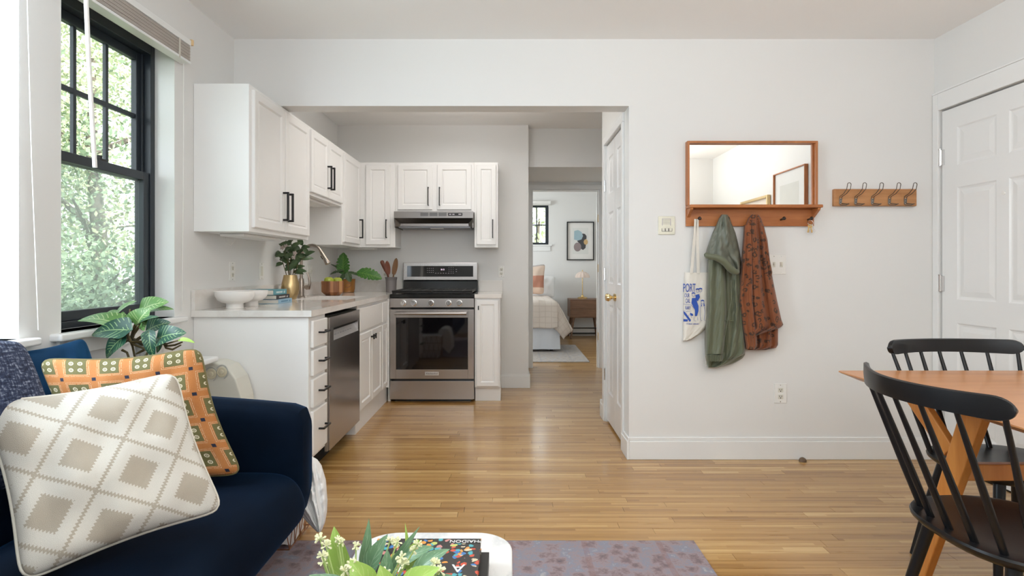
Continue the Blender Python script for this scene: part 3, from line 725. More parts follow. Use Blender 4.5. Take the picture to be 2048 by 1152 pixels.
# ---------------------------------------------------------------- range
RX0, RX1, RF = -1.070, -.320, 4.985
t = thing('range_cooker', 'stainless steel gas range with black oven window between white cabinets', 'range', ((RX0+RX1)/2, 5.3, 0))
obj('body', MB().box(RX0+.003, RX1-.003, RF+.045, DB-.01, .03, .93).box(RX0+.03, RX1-.03, RF+.06, DB-.05, 0, .03), enamel, t)
obj('storage_drawer', MB().box(RX0, RX1, RF+.004, RF+.045, .028, .192), steelx, t, bevel=.002)
dz0, dz1 = .212, .83
door = obj('oven_door', MB().box(RX0, RX0+.055, RF, RF+.04, dz0, dz1).box(RX1-.055, RX1, RF, RF+.04, dz0, dz1).box(RX0+.055, RX1-.055, RF, RF+.04, dz0, dz0+.083).box(RX0+.055, RX1-.055, RF, RF+.04, dz1-.073, dz1), steelx, t, bevel=.0015)
obj('oven_window', MB().box(RX0+.055, RX1-.055, RF+.003, RF+.035, dz0+.083, dz1-.073), blackglass, door)
obj('inner_window_frame', MB().box(RX0+.17, RX1-.07, RF+.0024, RF+.003, dz0+.105, dz0+.106), darkgap, door)
hb = MB().cyl((RX0+.05, RF-.048, .797), (RX1-.065, RF-.048, .797), .0125, seg=16)
for x in (RX0+.062, RX1-.078): hb.obox((x, RF-.024, .797), X, Y, Z, .010, .026, .011)
obj('oven_handle', hb, steelx, door, smooth=True)
bx = (RX0+RX1)/2
bd_ = obj('badge', MB().box(bx-.062, bx+.062, RF-.003, RF-.0002, .243, .275), simple('badge_silver', (.62, .60, .58), .35, .6), door, bevel=.001)
text('badge_lettering', 'KitchenAid', (bx, RF-.0036, .259), (PI/2, 0, 0), .022, blackm, door, ext=.0003)
obj('control_fascia', MB().box(RX0, RX1, RF-.004, RF+.05, .848, .928), steelx, t, bevel=.0015)
for x in (820-1.5, 841, 874.5, 910, 931):
    wx = (x-12.8*0-1020-13.5*0)*RF/F/1.0
for px in (806.8, 828, 862.4, 897.2, 918.8):
    wx = (px-VX)*RF/F
    k = obj('knob', MB().lathe([(.0265, 0), (.0265, .010), (.021, .012), (.021, .030), (.0185, .034)], (wx, RF-.004, .888), (0, -1, 0)), chrome, t, smooth=True)
    obj('pointer', MB().box(wx-.0015, wx+.0015, RF-.0392, RF-.0382, .888, .903), blackm, k)
obj('cooktop', MB().box(RX0+.002, RX1-.002, RF-.002, DB-.09, .934, .966), enamel, t, bevel=.003)
def grate(xa, xb):
    m = MB(); y0, y1 = RF+.015, DB-.13; z = .992; r = .006
    for yy in np.linspace(y0, y1, 7): m.box(xa, xb, yy-r, yy+r, z-.010, z+.006)
    for xx in np.linspace(xa, xb, 5): m.box(xx-r, xx+r, y0, y1, z-.012, z+.0055)
    for xx in (xa, xb):
        for yy in (y0+.02, y1-.02): m.box(xx-r, xx+r, yy-r, yy+r, .966, z)
    m.box(xa, xb, y0-.006, y0+.006, .972, z)
    return obj('grate', m, iron, t, bevel=.002)
grate(RX0+.02, bx-.006); grate(bx+.006, RX1-.02)
for cx_, cy_ in ((RX0+.17, RF+.16), (RX1-.17, RF+.16), (RX0+.17, RF+.38), (RX1-.17, RF+.38), (bx, RF+.27)):
    obj('burner', MB().lathe([(.05, 0), (.05, .008), (.036, .010), (.036, .018), (.03, .021)], (cx_, cy_, .966)), iron, t, smooth=True)
# backguard
gy = DB-.085
bg_ = obj('backguard', MB().box(-1.052, -.322, gy+.012, DB-.012, .93, 1.08), enamel, t)
obj('shield', MB().add([(-1.05, gy-.012, .967), (-.324, gy-.012, .967), (-.324, gy+.011, 1.078), (-1.05, gy+.011, 1.078)], [(0, 1, 2, 3)]), simple('shield_black', (.012, .012, .012), .12, .3), bg_)
pz0, pz1 = 1.080, 1.254
cf = obj('control_panel', MB().box(-1.052, -.320, gy-.018, DB-.012, pz0, pz1), steelx, t, bevel=.004)
obj('display_glass', MB().box(-1.012, -.362, gy-.0195, gy-.0175, 1.114, 1.220), blackglass, cf)
lit = NT('display_glow'); lit.b.inputs['Emission Color'].default_value = (.95, .75, .95, 1); lit.b.inputs['Emission Strength'].default_value = 1.2; litm = lit.fin((.8, .7, .8), .5)
dim = simple('panel_print', (.42, .38, .42), .5)
text('clock_digits', '8:13', (-.662, gy-.0202, 1.184), (PI/2, 0, 0), .020, litm, cf, ext=.0002)
m = MB()
def tick(x, z, w_=.004, h_=.002): m.box(x-w_, x+w_, gy-.0202, gy-.0196, z-h_, z+h_)
for r_, z in ((0, 1.196), (1, 1.176), (2, 1.156)):
    for c_ in range(4): tick(-.812+c_*.019, z, .0035, .0022)
for c_ in range(6): tick(-.73+c_*.025, 1.149, .0045, .002)
for r_ in range(4):
    for c_ in range(3): tick(-.600+c_*.021, 1.204-r_*.018, .003, .0018)
tick(-.528, 1.186, .007, .0018); tick(-.528, 1.166, .004, .003)
obj('button_print', m, dim, cf)
# hood
t = thing('range_hood', 'stainless steel under cabinet range hood above the range', 'range hood', (bx, 5.4, 1.57))
hx0, hx1 = -1.078, -.342; hz1 = UM+.008
hy = 5.20
m = MB()
m.box(hx0, hx1, hy, hy+.02, hz1-.062, hz1)                       # front band
m.box(hx0, hx1, hy+.02, DB-.002, hz1-.012, hz1)
m.box(hx0, hx0+.008, hy+.02, DB-.002, hz1-.15, hz1-.012).box(hx1-.008, hx1, hy+.02, DB-.002, hz1-.15, hz1-.012)
obj('housing', m, hoodsteel, t, bevel=.001)
# sloping visor tray below the band
m = MB(); zb = hz1-.062; zt = hz1-.155
m.add([(hx0+.0, hy, zb), (hx1, hy, zb), (hx1-.055, hy+.075, zb-.048), (hx0+.055, hy+.075, zb-.048)], [(0, 1, 2, 3)])
m.box(hx0+.045, hx1-.045, hy+.065, hy+.08, zt+.022, zb-.046)
m.add([(hx0, hy, zb), (hx0+.055, hy+.075, zb-.048), (hx0+.06, hy+.08, zt+.02), (hx0, hy+.03, zt+.015)], [(0, 1, 2, 3)])
m.add([(hx1, hy, zb), (hx1-.055, hy+.075, zb-.048), (hx1-.06, hy+.08, zt+.02), (hx1, hy+.03, zt+.015)], [(0, 3, 2, 1)])
obj('visor', m, hoodsteel, t)
obj('filter', MB().box(hx0+.03, hx1-.03, hy+.07, DB-.03, zt+.008, zt+.02), simple('filter_grey', (.22, .22, .24), .4, .7), t, bevel=.002)
obj('lamp_lens', MB().box(bx-.06, bx+.06, hy+.10, hy+.17, zt+.002, zt+.008), plast, t)
for k in range(3):
    m = MB(); x0 = -.832+k*.0845
    for j in range(9): m.box(x0, x0+.074, hy-.0015, hy+.0002, hz1-.043+j*.0036, hz1-.0412+j*.0036)
    obj('vent_slot', m, blackm, t)
sw = obj('switch_panel', MB().box(-.575, -.442, hy-.003, hy+.0005, hz1-.041, hz1-.014), blackm, t, bevel=.001)
obj('switch', MB().box(-.565, -.545, hy-.005, hy-.003, hz1-.033, hz1-.023).box(-.535, -.515, hy-.005, hy-.003, hz1-.033, hz1-.023).box(-.478, -.452, hy-.0045, hy-.003, hz1-.032, hz1-.022), dim, sw)
# ---------------------------------------------------------------- wall plates
def plate(name, label, c, u, n, w, h, kind, cat='outlet'):
    c = V(c); t = thing(name, label, cat, c)
    obj('cover_plate', MB().obox(c+n*.0025, u, Z, n, w/2, h/2, .0025), plast, t, bevel=.002)
    k = max(1, round(w/.055)) if w > .09 else 1
    for i in range(k):
        off = (i-(k-1)/2)*.046
        if kind == 'outlet':
            for s in (-1, 1):
                q = obj('socket', MB().obox(c+n*.006+u*off+Z*(s*.021), u, Z, n, .016, .014, .0015), ivory, t, bevel=.003)
                obj('slot', MB().obox(c+n*.0076+u*(off-.006)+Z*(s*.021+.003), u, Z, n, .0014, .005, .0003).obox(c+n*.0076+u*(off+.006)+Z*(s*.021+.003), u, Z, n, .0014, .005, .0003).obox(c+n*.0076+u*off+Z*(s*.021-.007), u, Z, n, .003, .003, .0003), blackm, q)
        elif kind == 'toggle':
            obj('toggle', MB().obox(c+n*.011+u*off+Z*.004, u, Z, n, .005, .009, .007).obox(c+n*.0055+u*off, u, Z, n, .009, .017, .001), ivory, t, bevel=.001)
        else:
            obj('rocker', MB().obox(c+n*.0065+u*off, u, Z, n, .016, .033, .002), ivory, t, bevel=.002)
    m = MB()
    for i in range(k):
        for s in (-1, 1): m.cyl(c+u*((i-(k-1)/2)*.046)+Z*(s*h*.42)+n*.005, c+u*((i-(k-1)/2)*.046)+Z*(s*h*.42)+n*.006, .003, seg=8)
    obj('screw', m, chrome, t)
DFn = DF-.0
plate('light_switch', 'white double light switch plate right of the rust coat', (1.674, DF, 1.218), X, -Y, .105, .122, 'toggle', 'switch')
plate('wall_outlet', 'white wall outlet low on the wall below the coats', (1.692, DF, .412), X, -Y, .078, .122, 'outlet')
plate('wall_outlet', 'white wall outlet right of the range', (-.087, DB, 1.165), X, -Y, .062, .112, 'outlet')
plate('wall_outlet', 'wall outlet behind the wooden spoons', (-1.25, DB, 1.157), X, -Y, .070, .115, 'outlet')
plate('wall_outlet', 'wall outlet above the white bowls on the left wall', (XL, 3.475, 1.175), Y, X, .072, .118, 'outlet')
plate('light_switch', 'single rocker switch above the books on the left wall', (XL, 3.885, 1.175), Y, X, .072, .118, 'rocker', 'switch')
plate('light_switch', 'double switch plate on the left wall behind the faucet', (XL, 4.82, 1.165), Y, X, .118, .122, 'toggle', 'switch')
t = thing('intercom_panel', 'square pale metal plate with three small buttons left of the mirror shelf', 'intercom', (.979, DF, 1.462))
bp = simple('aged_silver_plate', (.66, .64, .54), .3, .6, var=.12, nscale=30)
obj('cover_plate', MB().box(.927, 1.032, DF-.006, DF, 1.405, 1.520), bp, t, bevel=.002)
m = MB()
for k in range(9): m.box(.957, 1.0, DF-.0066, DF-.0058, 1.470+k*.004, 1.4715+k*.004)
obj('speaker_grille', m, simple('grille_grey', (.42, .41, .36), .4, .5), t)
obj('grille_frame', MB().box(.951, .955, DF-.0068, DF-.0058, 1.462, 1.502).box(1.002, 1.006, DF-.0068, DF-.0058, 1.462, 1.502).box(.951, 1.006, DF-.0068, DF-.0058, 1.502, 1.505), dim, t)
for k in range(3):
    x0 = .951+k*.022
    obj('button', MB().box(x0, x0+.017, DF-.0072, DF-.0058, 1.427, 1.442), ivory, t)
    obj('button_frame', MB().box(x0-.002, x0, DF-.0082, DF-.0058, 1.425, 1.444).box(x0+.017, x0+.019, DF-.0082, DF-.0058, 1.425, 1.444).box(x0-.002, x0+.019, DF-.0082, DF-.0058, 1.425, 1.427), blackm, t)
# ---------------------------------------------------------------- mirror shelf
t = thing('mirror_shelf', 'walnut framed wall mirror with a shelf and a row of coat pegs', 'mirror', (1.5, DF, 1.46))
mx0, mx1, mz0, mz1, md = 1.098, 1.905, 1.585, 1.983, .045
m = MB()
fw = .022
y0 = DF-md
m.box(mx0, mx0+fw*.6, y0, DF-.001, mz0, mz1).box(mx1-fw*.6, mx1, y0, DF-.001, mz0, mz1).box(mx0+fw*.6, mx1-fw*.6, y0, DF-.001, mz1-fw*.6, mz1)
m.box(mx0+fw*.6, mx0+fw, DF-.018, DF-.001, mz0, mz1-fw*.6).box(mx1-fw, mx1-fw*.6, DF-.018, DF-.001, mz0, mz1-fw*.6)
obj('frame', m, walnutz, t, bevel=.0015)
obj('mirror_glass', MB().box(mx0+fw*.6, mx1-fw*.6, DF-.014, DF-.010, mz0, mz1-fw*.6), mirm, t)
obj('shelf', MB().box(mx0, mx1+.005, DF-.095, DF-.001, mz0-.020, mz0-.001), walnut, t, bevel=.004)
obj('back_board', MB().box(mx0, mx1-.01, DF-.018, DF-.001, 1.457, mz0-.021), walnut, t, bevel=.002)
for x0 in (mx0+.004, mx1-.024):
    obj('bracket', MB().prism([(x0, DF-.0185, mz0-.0205), (x0, DF-.088, mz0-.0205), (x0, DF-.085, mz0-.032), (x0, DF-.0185, mz0-.075)], X, .018), walnut, t, bevel=.0015)
pegz = 1.497; pegx = [1.168, 1.342, 1.515, 1.688, 1.857]
pegm = simple('dark_wood_peg', (.03, .014, .008), .35)
for x in pegx:
    obj('peg', MB().lathe([(.006, 0), (.006, .03), (.010, .036), (.011, .044), (.006, .050)], (x, DF-.018, pegz), (0, -1, .12)), pegm, t, smooth=True)
# keys
t = thing('key_ring', 'bunch of keys hanging from the rightmost peg', 'keys', (1.857, DF-.045, 1.46))
c = V((1.857, DF-.045, pegz-.020)); pts = [c+V((math.cos(a)*.017, math.sin(a)*.006, math.sin(a)*.017)) for a in np.linspace(0, 2*PI, 20)]
obj('ring', MB().tube(pts, .0018, 6), chrome, t, smooth=True)
for ang, dx in ((-.25, -.010), (.15, .004), (.45, .016)):
    k0 = V((1.857+dx*.5, DF-.045+dx*.1, pegz-.036)); d = V((math.sin(ang), 0, -math.cos(ang))); s = d.cross(Y)
    m = MB().obox(k0+d*.004, s, d, Y, .009, .010, .001).obox(k0+d*.030, s, d, Y, .004, .017, .001).obox(k0+d*.034+s*.005, s, d, Y, .0025, .003, .001).obox(k0+d*.042+s*.005, s, d, Y, .002, .003, .001)
    obj('key', m, brass if dx < .01 else chrome, t, bevel=.0005)
# hook rack
t = thing('hook_rack', 'wooden board with five double wire coat hooks near the entry door', 'coat rack', (2.27, DF, 1.63))
obj('board', MB().box(2.016, 2.530, DF-.026, DF-.001, 1.582, 1.688), rackm, t, bevel=.004)
hookm = simple('dark_steel_wire', (.16, .14, .12), .35, .9)
for px in (1683, 1713.5, 1747, 1781, 1813):
    x = (px-VX)*3.47/F; yy = DF-.026
    m = MB()
    for s in (-1, 1):
        m.tube([V((x+s*.006, yy-.002, 1.595)), V((x+s*.007, yy-.003, 1.620)), V((x+s*.007, yy-.006, 1.640)), V((x+.012+s*.009, yy-.030, 1.655)), V((x+.018+s*.011, yy-.055, 1.680)), V((x+.018+s*.011, yy-.062, 1.706))], .0022, 8)
    m.tube([V((x+.018+.011*math.cos(a), yy-.062, 1.706+.011*math.sin(a))) for a in np.linspace(0, PI, 9)], .0022, 8)
    m.tube([V((x-.006, yy-.002, 1.597)), V((x, yy-.006, 1.586)), V((x+.018, yy-.028, 1.584)), V((x+.030, yy-.040, 1.592)), V((x+.020, yy-.034, 1.590)), V((x+.006, yy-.004, 1.597))], .0026, 8)
    h = obj('hook', m, hookm, t, smooth=True)
    obj('hook_plate', MB().obox((x, yy-.0015, 1.612), X, Z, Y, .009, .016, .0015), simple('hook_plate_grey', (.4, .38, .35), .4, .7), h, bevel=.001)
    obj('screw', MB().cyl((x, yy-.003, 1.619), (x, yy-.0045, 1.619), .0035, seg=8).cyl((x, yy-.003, 1.606), (x, yy-.0045, 1.606), .0035, seg=8), blackm, h)
# ---------------------------------------------------------------- hanging cloths
def hang(rows, D, depth, folds, nx=44, ny=64, seed=1, amp=.012, back=None, wr=.0022):
    """closed draped cloth between pixel outlines rows=(y,xl,xr); folds = list of (phase, freq, drift)"""
    r = random.Random(seed); ys = np.array([q[0] for q in rows], float); xl = np.interp; m = MB(); rings = []
    L = [q[1] for q in rows]; R = [q[2] for q in rows]; Bk = back if back is not None else D+depth
    ph = [r.uniform(0, 6) for _ in range(6)]
    uvs = []
    for j in range(ny+1):
        t = j/ny; yy = ys[0]+(ys[-1]-ys[0])*t; a, b = np.interp(yy, ys, L), np.interp(yy, ys, R)
        ring = []
        for i in range(nx+1):
            u = i/nx; e = max(0, 1-abs(2*u-1)**5)**.5
            f = sum(am*(lambda z: math.copysign(abs(z)**.65, z))(math.sin(2*PI*(fr*u+p+dr*t+.06*math.sin(5*t+p*9)))) for p, fr, dr, am in folds)
            w_ = wr*(math.sin(11*u*3+17*t+ph[0])*math.sin(23*t+7*u+ph[1])+.7*math.sin(31*t*1.3+13*u+ph[2]))
            dd = depth*e*(.75+.25*min(1, t*4+.2))+(f*amp+w_)*e*min(1, t*5+.1)
            q = P(a+(b-a)*u, yy, Bk-max(.004, dd)); ring.append(q); uvs.append((u*abs(b-a)/80, t*(ys[-1]-ys[0])/80))
        for i in range(nx, -1, -1):
            u = i/nx; q = P(a+(b-a)*(.5+(u-.5)*.98), yy, Bk-.001); ring.append(q); uvs.append((u, t))
        rings.append(ring)
    m.rings(rings, True); return m, uvs
greenm = simple('olive_nylon', (.118, .130, .078), .48, var=.12, nscale=6, Sheen_Weight=.2)
greenl = simple('olive_nylon_lining', (.150, .160, .125), .42, var=.12, nscale=6)
BKw = DF-.004
t = thing('green_jacket', 'sage green hooded nylon jacket hanging from the second peg', 'jacket', P(1450, 600, DF-.03))
m, uv = hang([(500, 1416, 1479), (560, 1413, 1481), (620, 1411, 1484), (680, 1409, 1488), (709, 1410, 1490), (716, 1411, 1486), (722, 1412, 1477), (729, 1413, 1462), (735, 1416, 1436)], 3.42, .055, [(0, 1.7, .2, 1.1), (.3, 3.1, -.2, .3)], seed=2, back=BKw, wr=.001, amp=.012)
body = obj('body', m, greenm, t, smooth=True)
m, uv = hang([(520, 1417, 1450), (560, 1414, 1452), (620, 1414, 1454), (660, 1411, 1452), (690, 1411, 1449), (708, 1411, 1446)], 3.40, .095, [(.1, 1.1, .25, 1), (.5, 2.6, .4, .3)], seed=3, back=BKw-.018, amp=.010, wr=.0012)
sl2 = obj('sleeve', m, greenm, t, smooth=True)
m, uv = hang([(707, 1411, 1445), (711, 1411, 1446), (719, 1411, 1446), (723, 1412, 1444)], 3.40, .092, [(0, 14, 0, .35)], nx=90, ny=8, seed=4, back=BKw-.018, amp=.006, wr=.001)
obj('cuff', m, greenm, sl2, smooth=True)
m, uv = hang([(548, 1462, 1480), (580, 1460, 1482), (620, 1462, 1484), (660, 1458, 1487), (690, 1452, 1490), (704, 1450, 1490), (709, 1450, 1488), (718, 1450, 1468)], 3.42, .05, [(.3, 1.8, .2, 1)], seed=13, back=BKw-.030, amp=.012)
obj('front_panel', m, greenm, t, smooth=True)
m, uv = hang([(429, 1443, 1455), (437, 1437, 1460), (450, 1432, 1465), (465, 1425, 1471), (485, 1418, 1476), (500, 1413, 1479), (512, 1411, 1481), (522, 1424, 1482), (534, 1446, 1482), (545, 1462, 1480)], 3.38, .115, [(.2, 1.5, .7, 1.1), (.6, 2.9, -.9, .5)], seed=5, back=BKw, amp=.016)
hood = obj('hood', m, greenl, t, smooth=True); hood['label'] = 'folded hood with grey green lining'
pts = [P(1411, 505, 3.36), P(1413, 513, 3.355), P(1426, 513, 3.345), P(1440, 517, 3.34), P(1452, 526, 3.34), P(1460, 538, 3.345), P(1470, 545, 3.35), P(1479, 543, 3.36)]
obj('hood_brim', MB().tube(pts, [.016, .020, .020, .021, .022, .022, .022, .012], 12), greenm, hood, smooth=True, sub=1)
obj('zip_edge', MB().tube([P(1411, 712, 3.40), P(1412, 722, 3.40), P(1412, 731, 3.40)], .003, 6), chrome, t)
obj('seam', MB().tube([P(1462, 560, 3.41), P(1463, 600, 3.40), P(1455, 640, 3.40), P(1450, 670, 3.405)], .0025, 6).tube([P(1448, 641, 3.40), P(1468, 641, 3.405)], .002, 6), greenm, t, smooth=True)
def leopard():
    a = NT('rust_leopard_print'); v = a.co('Object', (1, .25, 1)); w1 = a.noise(v, 14, 3)
    vv = a.n('ShaderNodeVectorMath', {0: v, 1: a.n('ShaderNodeCombineXYZ', {0: a.math('MULTIPLY', w1, .02), 2: a.math('MULTIPLY', w1, .03)}).outputs[0]}, operation='ADD').outputs[0]
    vo = a.n('ShaderNodeTexVoronoi', {'Vector': vv, 'Scale': 30.0}).outputs['Distance']
    ring = a.math('LESS_THAN', a.math('ABSOLUTE', a.math('SUBTRACT', vo, .30)), .11)
    brk = a.math('GREATER_THAN', a.noise(v, 60, 2), .43)
    k = a.math('MULTIPLY', a.math('MULTIPLY', ring, brk), .85)
    c = a.mix(k, a.mix(w1, (.20, .058, .018), (.27, .085, .028)), (.035, .02, .012))
    return a.fin(c, .85, 0, Sheen_Weight=.15)
leo = leopard()
t = thing('rust_coat', 'rust brown leopard print coat hanging from the third peg', 'coat', P(1520, 580, DF-.03))
m, uv = hang([(560, 1484, 1545), (600, 1483, 1550), (650, 1485, 1556), (690, 1491, 1556), (696, 1492, 1552), (700, 1496, 1530)], 3.43, .045, [(0, 4.2, .3, 1), (.3, 7, -.3, .4)], seed=6, back=BKw)
obj('lower_hem', m, leo, t, smooth=True)
m, uv = hang([(429, 1503, 1517), (437, 1496, 1523), (450, 1491, 1527), (480, 1487, 1534), (520, 1485, 1539), (560, 1483, 1546), (600, 1481, 1554), (640, 1484, 1563), (650, 1487, 1567), (656, 1491, 1560), (663, 1494, 1537), (672, 1499, 1513)], 3.40, .085, [(.15, 2.2, .15, 1.2), (.5, 4.6, .1, .5)], seed=7, back=BKw, amp=.016)
obj('body', m, leo, t, smooth=True)
m, uv = hang([(450, 1488, 1506), (480, 1486, 1508), (540, 1481, 1508), (600, 1477, 1509), (660, 1486, 1514), (692, 1491, 1515), (698, 1491, 1510)], 3.385, .10, [(.2, 1.3, .2, .7), (.6, 3.3, -.2, .4)], seed=8, back=BKw, amp=.010)
obj('sleeve', m, leo, t, smooth=True)
m, uv = hang([(452, 1520, 1528), (480, 1524, 1535), (520, 1532, 1540), (545, 1538, 1545), (552, 1540, 1543)], 3.385, .085, [(.2, 1, .2, .4)], nx=12, seed=9, back=BKw, amp=.006)
obj('collar', m, leo, t, smooth=True)
# tote
tot = simple('natural_canvas', (.74, .70, .63), .85, var=.04, nscale=20, bump=.1)
bluem = simple('blue_ink', (.03, .09, .42), .8)
t = thing('tote_bag', 'cream canvas tote bag with blue lettering hanging from the first peg', 'bag', P(1393, 610, DF-.03))
m, uv = hang([(545, 1369, 1420), (600, 1367.5, 1420.5), (640, 1366.5, 1420), (655, 1366, 1414), (668, 1366, 1400), (678, 1366, 1384), (681, 1366, 1376)], 3.45, .038, [(0, 1.2, .1, .5)], seed=10, back=BKw, amp=.004, wr=.0012, nx=30, ny=40)
bag = obj('bag_body', m, tot, t, smooth=True)
for a_, b_, c_ in ((1389, 1383, 1384), (1396, 1397, 1391)):
    m = MB(); q0 = [P(1393+(a_-1392)*.4, 438, 3.455), P((a_+1393)/2, 460, 3.46), P(a_-1, 490, 3.465), P(b_, 547, 3.468)]
    vs = []
    for k, q in enumerate(q0):
        wv = .009; vs += [q+V((-wv, 0, 0)), q+V((wv, 0, 0)), q+V((wv, .004, 0)), q+V((-wv, .004, 0))]
    m.rings([vs[4*i:4*i+4] for i in range(len(q0))], True); obj('strap', m, tot, t, bevel=.0006)
Dt = BKw-.038-.0035
def tx(s, x, y, size, sx=1): 
    q = P(x, y, Dt); text('lettering', s, (q.x, Dt, q.z), (PI/2, 0, 0), size, bluem, bag, ext=.0006, sx=sx)
tx('PORT', 1378.5, 576.5, .074, .42); tx('OUR', 1374, 591, .035, .42); tx('CAL', 1375.5, 602, .038, .42); tx('RARY', 1376, 616, .030, .45); tx('Y PUBLIC LIBRARY', 1385, 648, .0105, .95)
def blob(pts, mt=bluem, d=0): 
    m = MB().prism([P(x, y, Dt-d) for x, y in pts], Y, .0012); obj('print_shape', m, mt, bag)
def ell(cx, cy, rx, ry, n=12): return [(cx+rx*math.cos(2*PI*k/n), cy+ry*math.sin(2*PI*k/n)) for k in range(n)]
for cx_, cy_, b_ in ((1395, 580, 0), (1401, 579, 0), (1387, 588, 0), (1405, 603, 0)):
    blob([(cx_-3.6, cy_), (cx_-3, cy_-2.6), (cx_, cy_-3.6), (cx_+3, cy_-2.6), (cx_+3.6, cy_), (cx_+2, cy_-1), (cx_-2, cy_-1)])
    m = MB().tube([P(x, y, Dt) for x, y in ell(cx_, cy_+1.5, 3, 3.6)+[ell(cx_, cy_+1.5, 3, 3.6)[0]]], .0008, 5); obj('print_outline', m, bluem, bag)
blob([(1384, 596), (1392, 596), (1394, 604), (1397, 612), (1397, 622), (1394, 632), (1390, 632), (1390, 620), (1386, 612), (1383, 606)])
blob([(1391, 590), (1398, 588), (1400, 594), (1396, 602), (1392, 600)])
blob([(1366.5, 622), (1370, 624), (1376, 632), (1382, 640), (1380, 644), (1374, 636), (1368, 628)])
blob([(1367, 638), (1376, 639), (1375, 643), (1367, 643)]); blob([(1380, 625), (1386, 628), (1386, 632), (1381, 631)])
blob([(1402, 606), (1404, 612), (1402, 613)]); blob([(1408, 604), (1409.5, 612), (1407, 612)])
m = MB()
for ln in ([(1401, 612), (1400, 624), (1401, 640), (1404, 641)], [(1408, 612), (1410, 624), (1408, 640), (1411, 641)], [(1366.5, 608), (1374, 609), (1382, 610), (1388, 616)], [(1366.5, 621), (1376, 623), (1383, 622)], [(1388, 634), (1388, 641), (1392, 642)], [(1395, 634), (1396, 641)], [(1376, 632), (1380, 628), (1384, 636)], [(1368, 630), (1372, 628), (1375, 634)]):
    m.tube([P(x, y, Dt) for x, y in ln], .0008, 5)
obj('print_lines', m, bluem, bag)
# floor stop
t = thing('door_stop', 'small brown dome door stop on the floor below the light switch', 'door stop', (1.81, DF-.04, 0))
obj('dome', MB().lathe([(.022, 0), (.022, .006), (.017, .018), (.008, .024), (.001, .025)], (1.81, DF-.045, .0)), simple('brown_rubber', (.13, .08, .045), .6), t, smooth=True)
# pictures on the right wall (seen in the mirror)
t = thing('framed_picture', 'large pale picture in a walnut frame reflected in the mirror', 'picture', (XR, 1.7, 1.6))
m = MB().box(XR-.035, XR-.001, 1.395, 1.405, 1.25, 2.13).box(XR-.035, XR-.001, 1.985, 1.995, 1.25, 2.13).box(XR-.035, XR-.001, 1.405, 1.985, 2.12, 2.13).box(XR-.035, XR-.001, 1.405, 1.985, 1.25, 1.26)
obj('frame', m, walnutz, t, bevel=.002); obj('print', MB().box(XR-.015, XR-.005, 1.405, 1.985, 1.26, 2.12), simple('art_paper', (.74, .74, .72), .6), t)
obj('print_band', MB().box(XR-.0155, XR-.015, 1.50, 1.86, 1.35, 2.0), simple('art_grey', (.66, .66, .62), .7), t)
t = thing('framed_picture', 'gold framed picture beside the larger one reflected in the mirror', 'picture', (XR, .9, 1.6))
m = MB().box(XR-.04, XR-.001, .60, .63, 1.3, 1.95).box(XR-.04, XR-.001, 1.25, 1.28, 1.3, 1.95).box(XR-.04, XR-.001, .63, 1.25, 1.92, 1.95).box(XR-.04, XR-.001, .63, 1.25, 1.3, 1.33)
obj('frame', m, goldm, t, bevel=.008); obj('print', MB().box(XR-.015, XR-.005, .63, 1.25, 1.33, 1.92), simple('art_peach', (.74, .66, .56), .7), t)

# ---------------------------------------------------------------- leaves
def leaf(parent, B, T, N, w, mat, arch=.12, fold=.25, shape='oval', n=10, name='leaf', droop=0, lobes=0):
    B, T, N = V(B), V(T), V(N).normalized(); L = (T-B).length; d = (T-B).normalized(); S = d.cross(N).normalized(); N = S.cross(d).normalized()
    m = MB(); vs = []; uvs = []
    for i in range(n+1):
        t = i/n
        if shape == 'oval': wd = math.sin(PI*t**.85)**.8*(1-.25*t)
        elif shape == 'heart': wd = min(1, (t/.14)**.5)*(1-t**1.9)**.75 if t > 0 else 0
        elif shape == 'lance': wd = math.sin(PI*t**.75)*.9
        else: wd = math.sin(PI*t**.8)**.6
        wd = max(wd, 0)
        if lobes: wd *= .55+.45*abs(math.cos(t*lobes*PI))**.35 if 0.04 < t < .97 else .5
        mid = B+d*(L*t)+N*(L*arch*math.sin(PI*t))-Z*(droop*L*t*t)
        for s in (-1, -.5, 0, .5, 1):
            sh = -.10*L*abs(s)*(1 if lobes or shape == 'heart' else .3)*(1-t)
            vs.append(mid+S*(s*wd*w/2)+N*(fold*abs(s)*wd*w/2)+d*sh); uvs.append((.5+s*.5, t))
    fs = [(i*5+j, i*5+j+1, (i+1)*5+j+1, (i+1)*5+j) for i in range(n) for j in range(4)]
    m.add(vs, fs); return obj(name, m, mat, parent, smooth=False, uv=uvs, sub=0)
def smooth_obj(o): o.data.shade_smooth(); return o
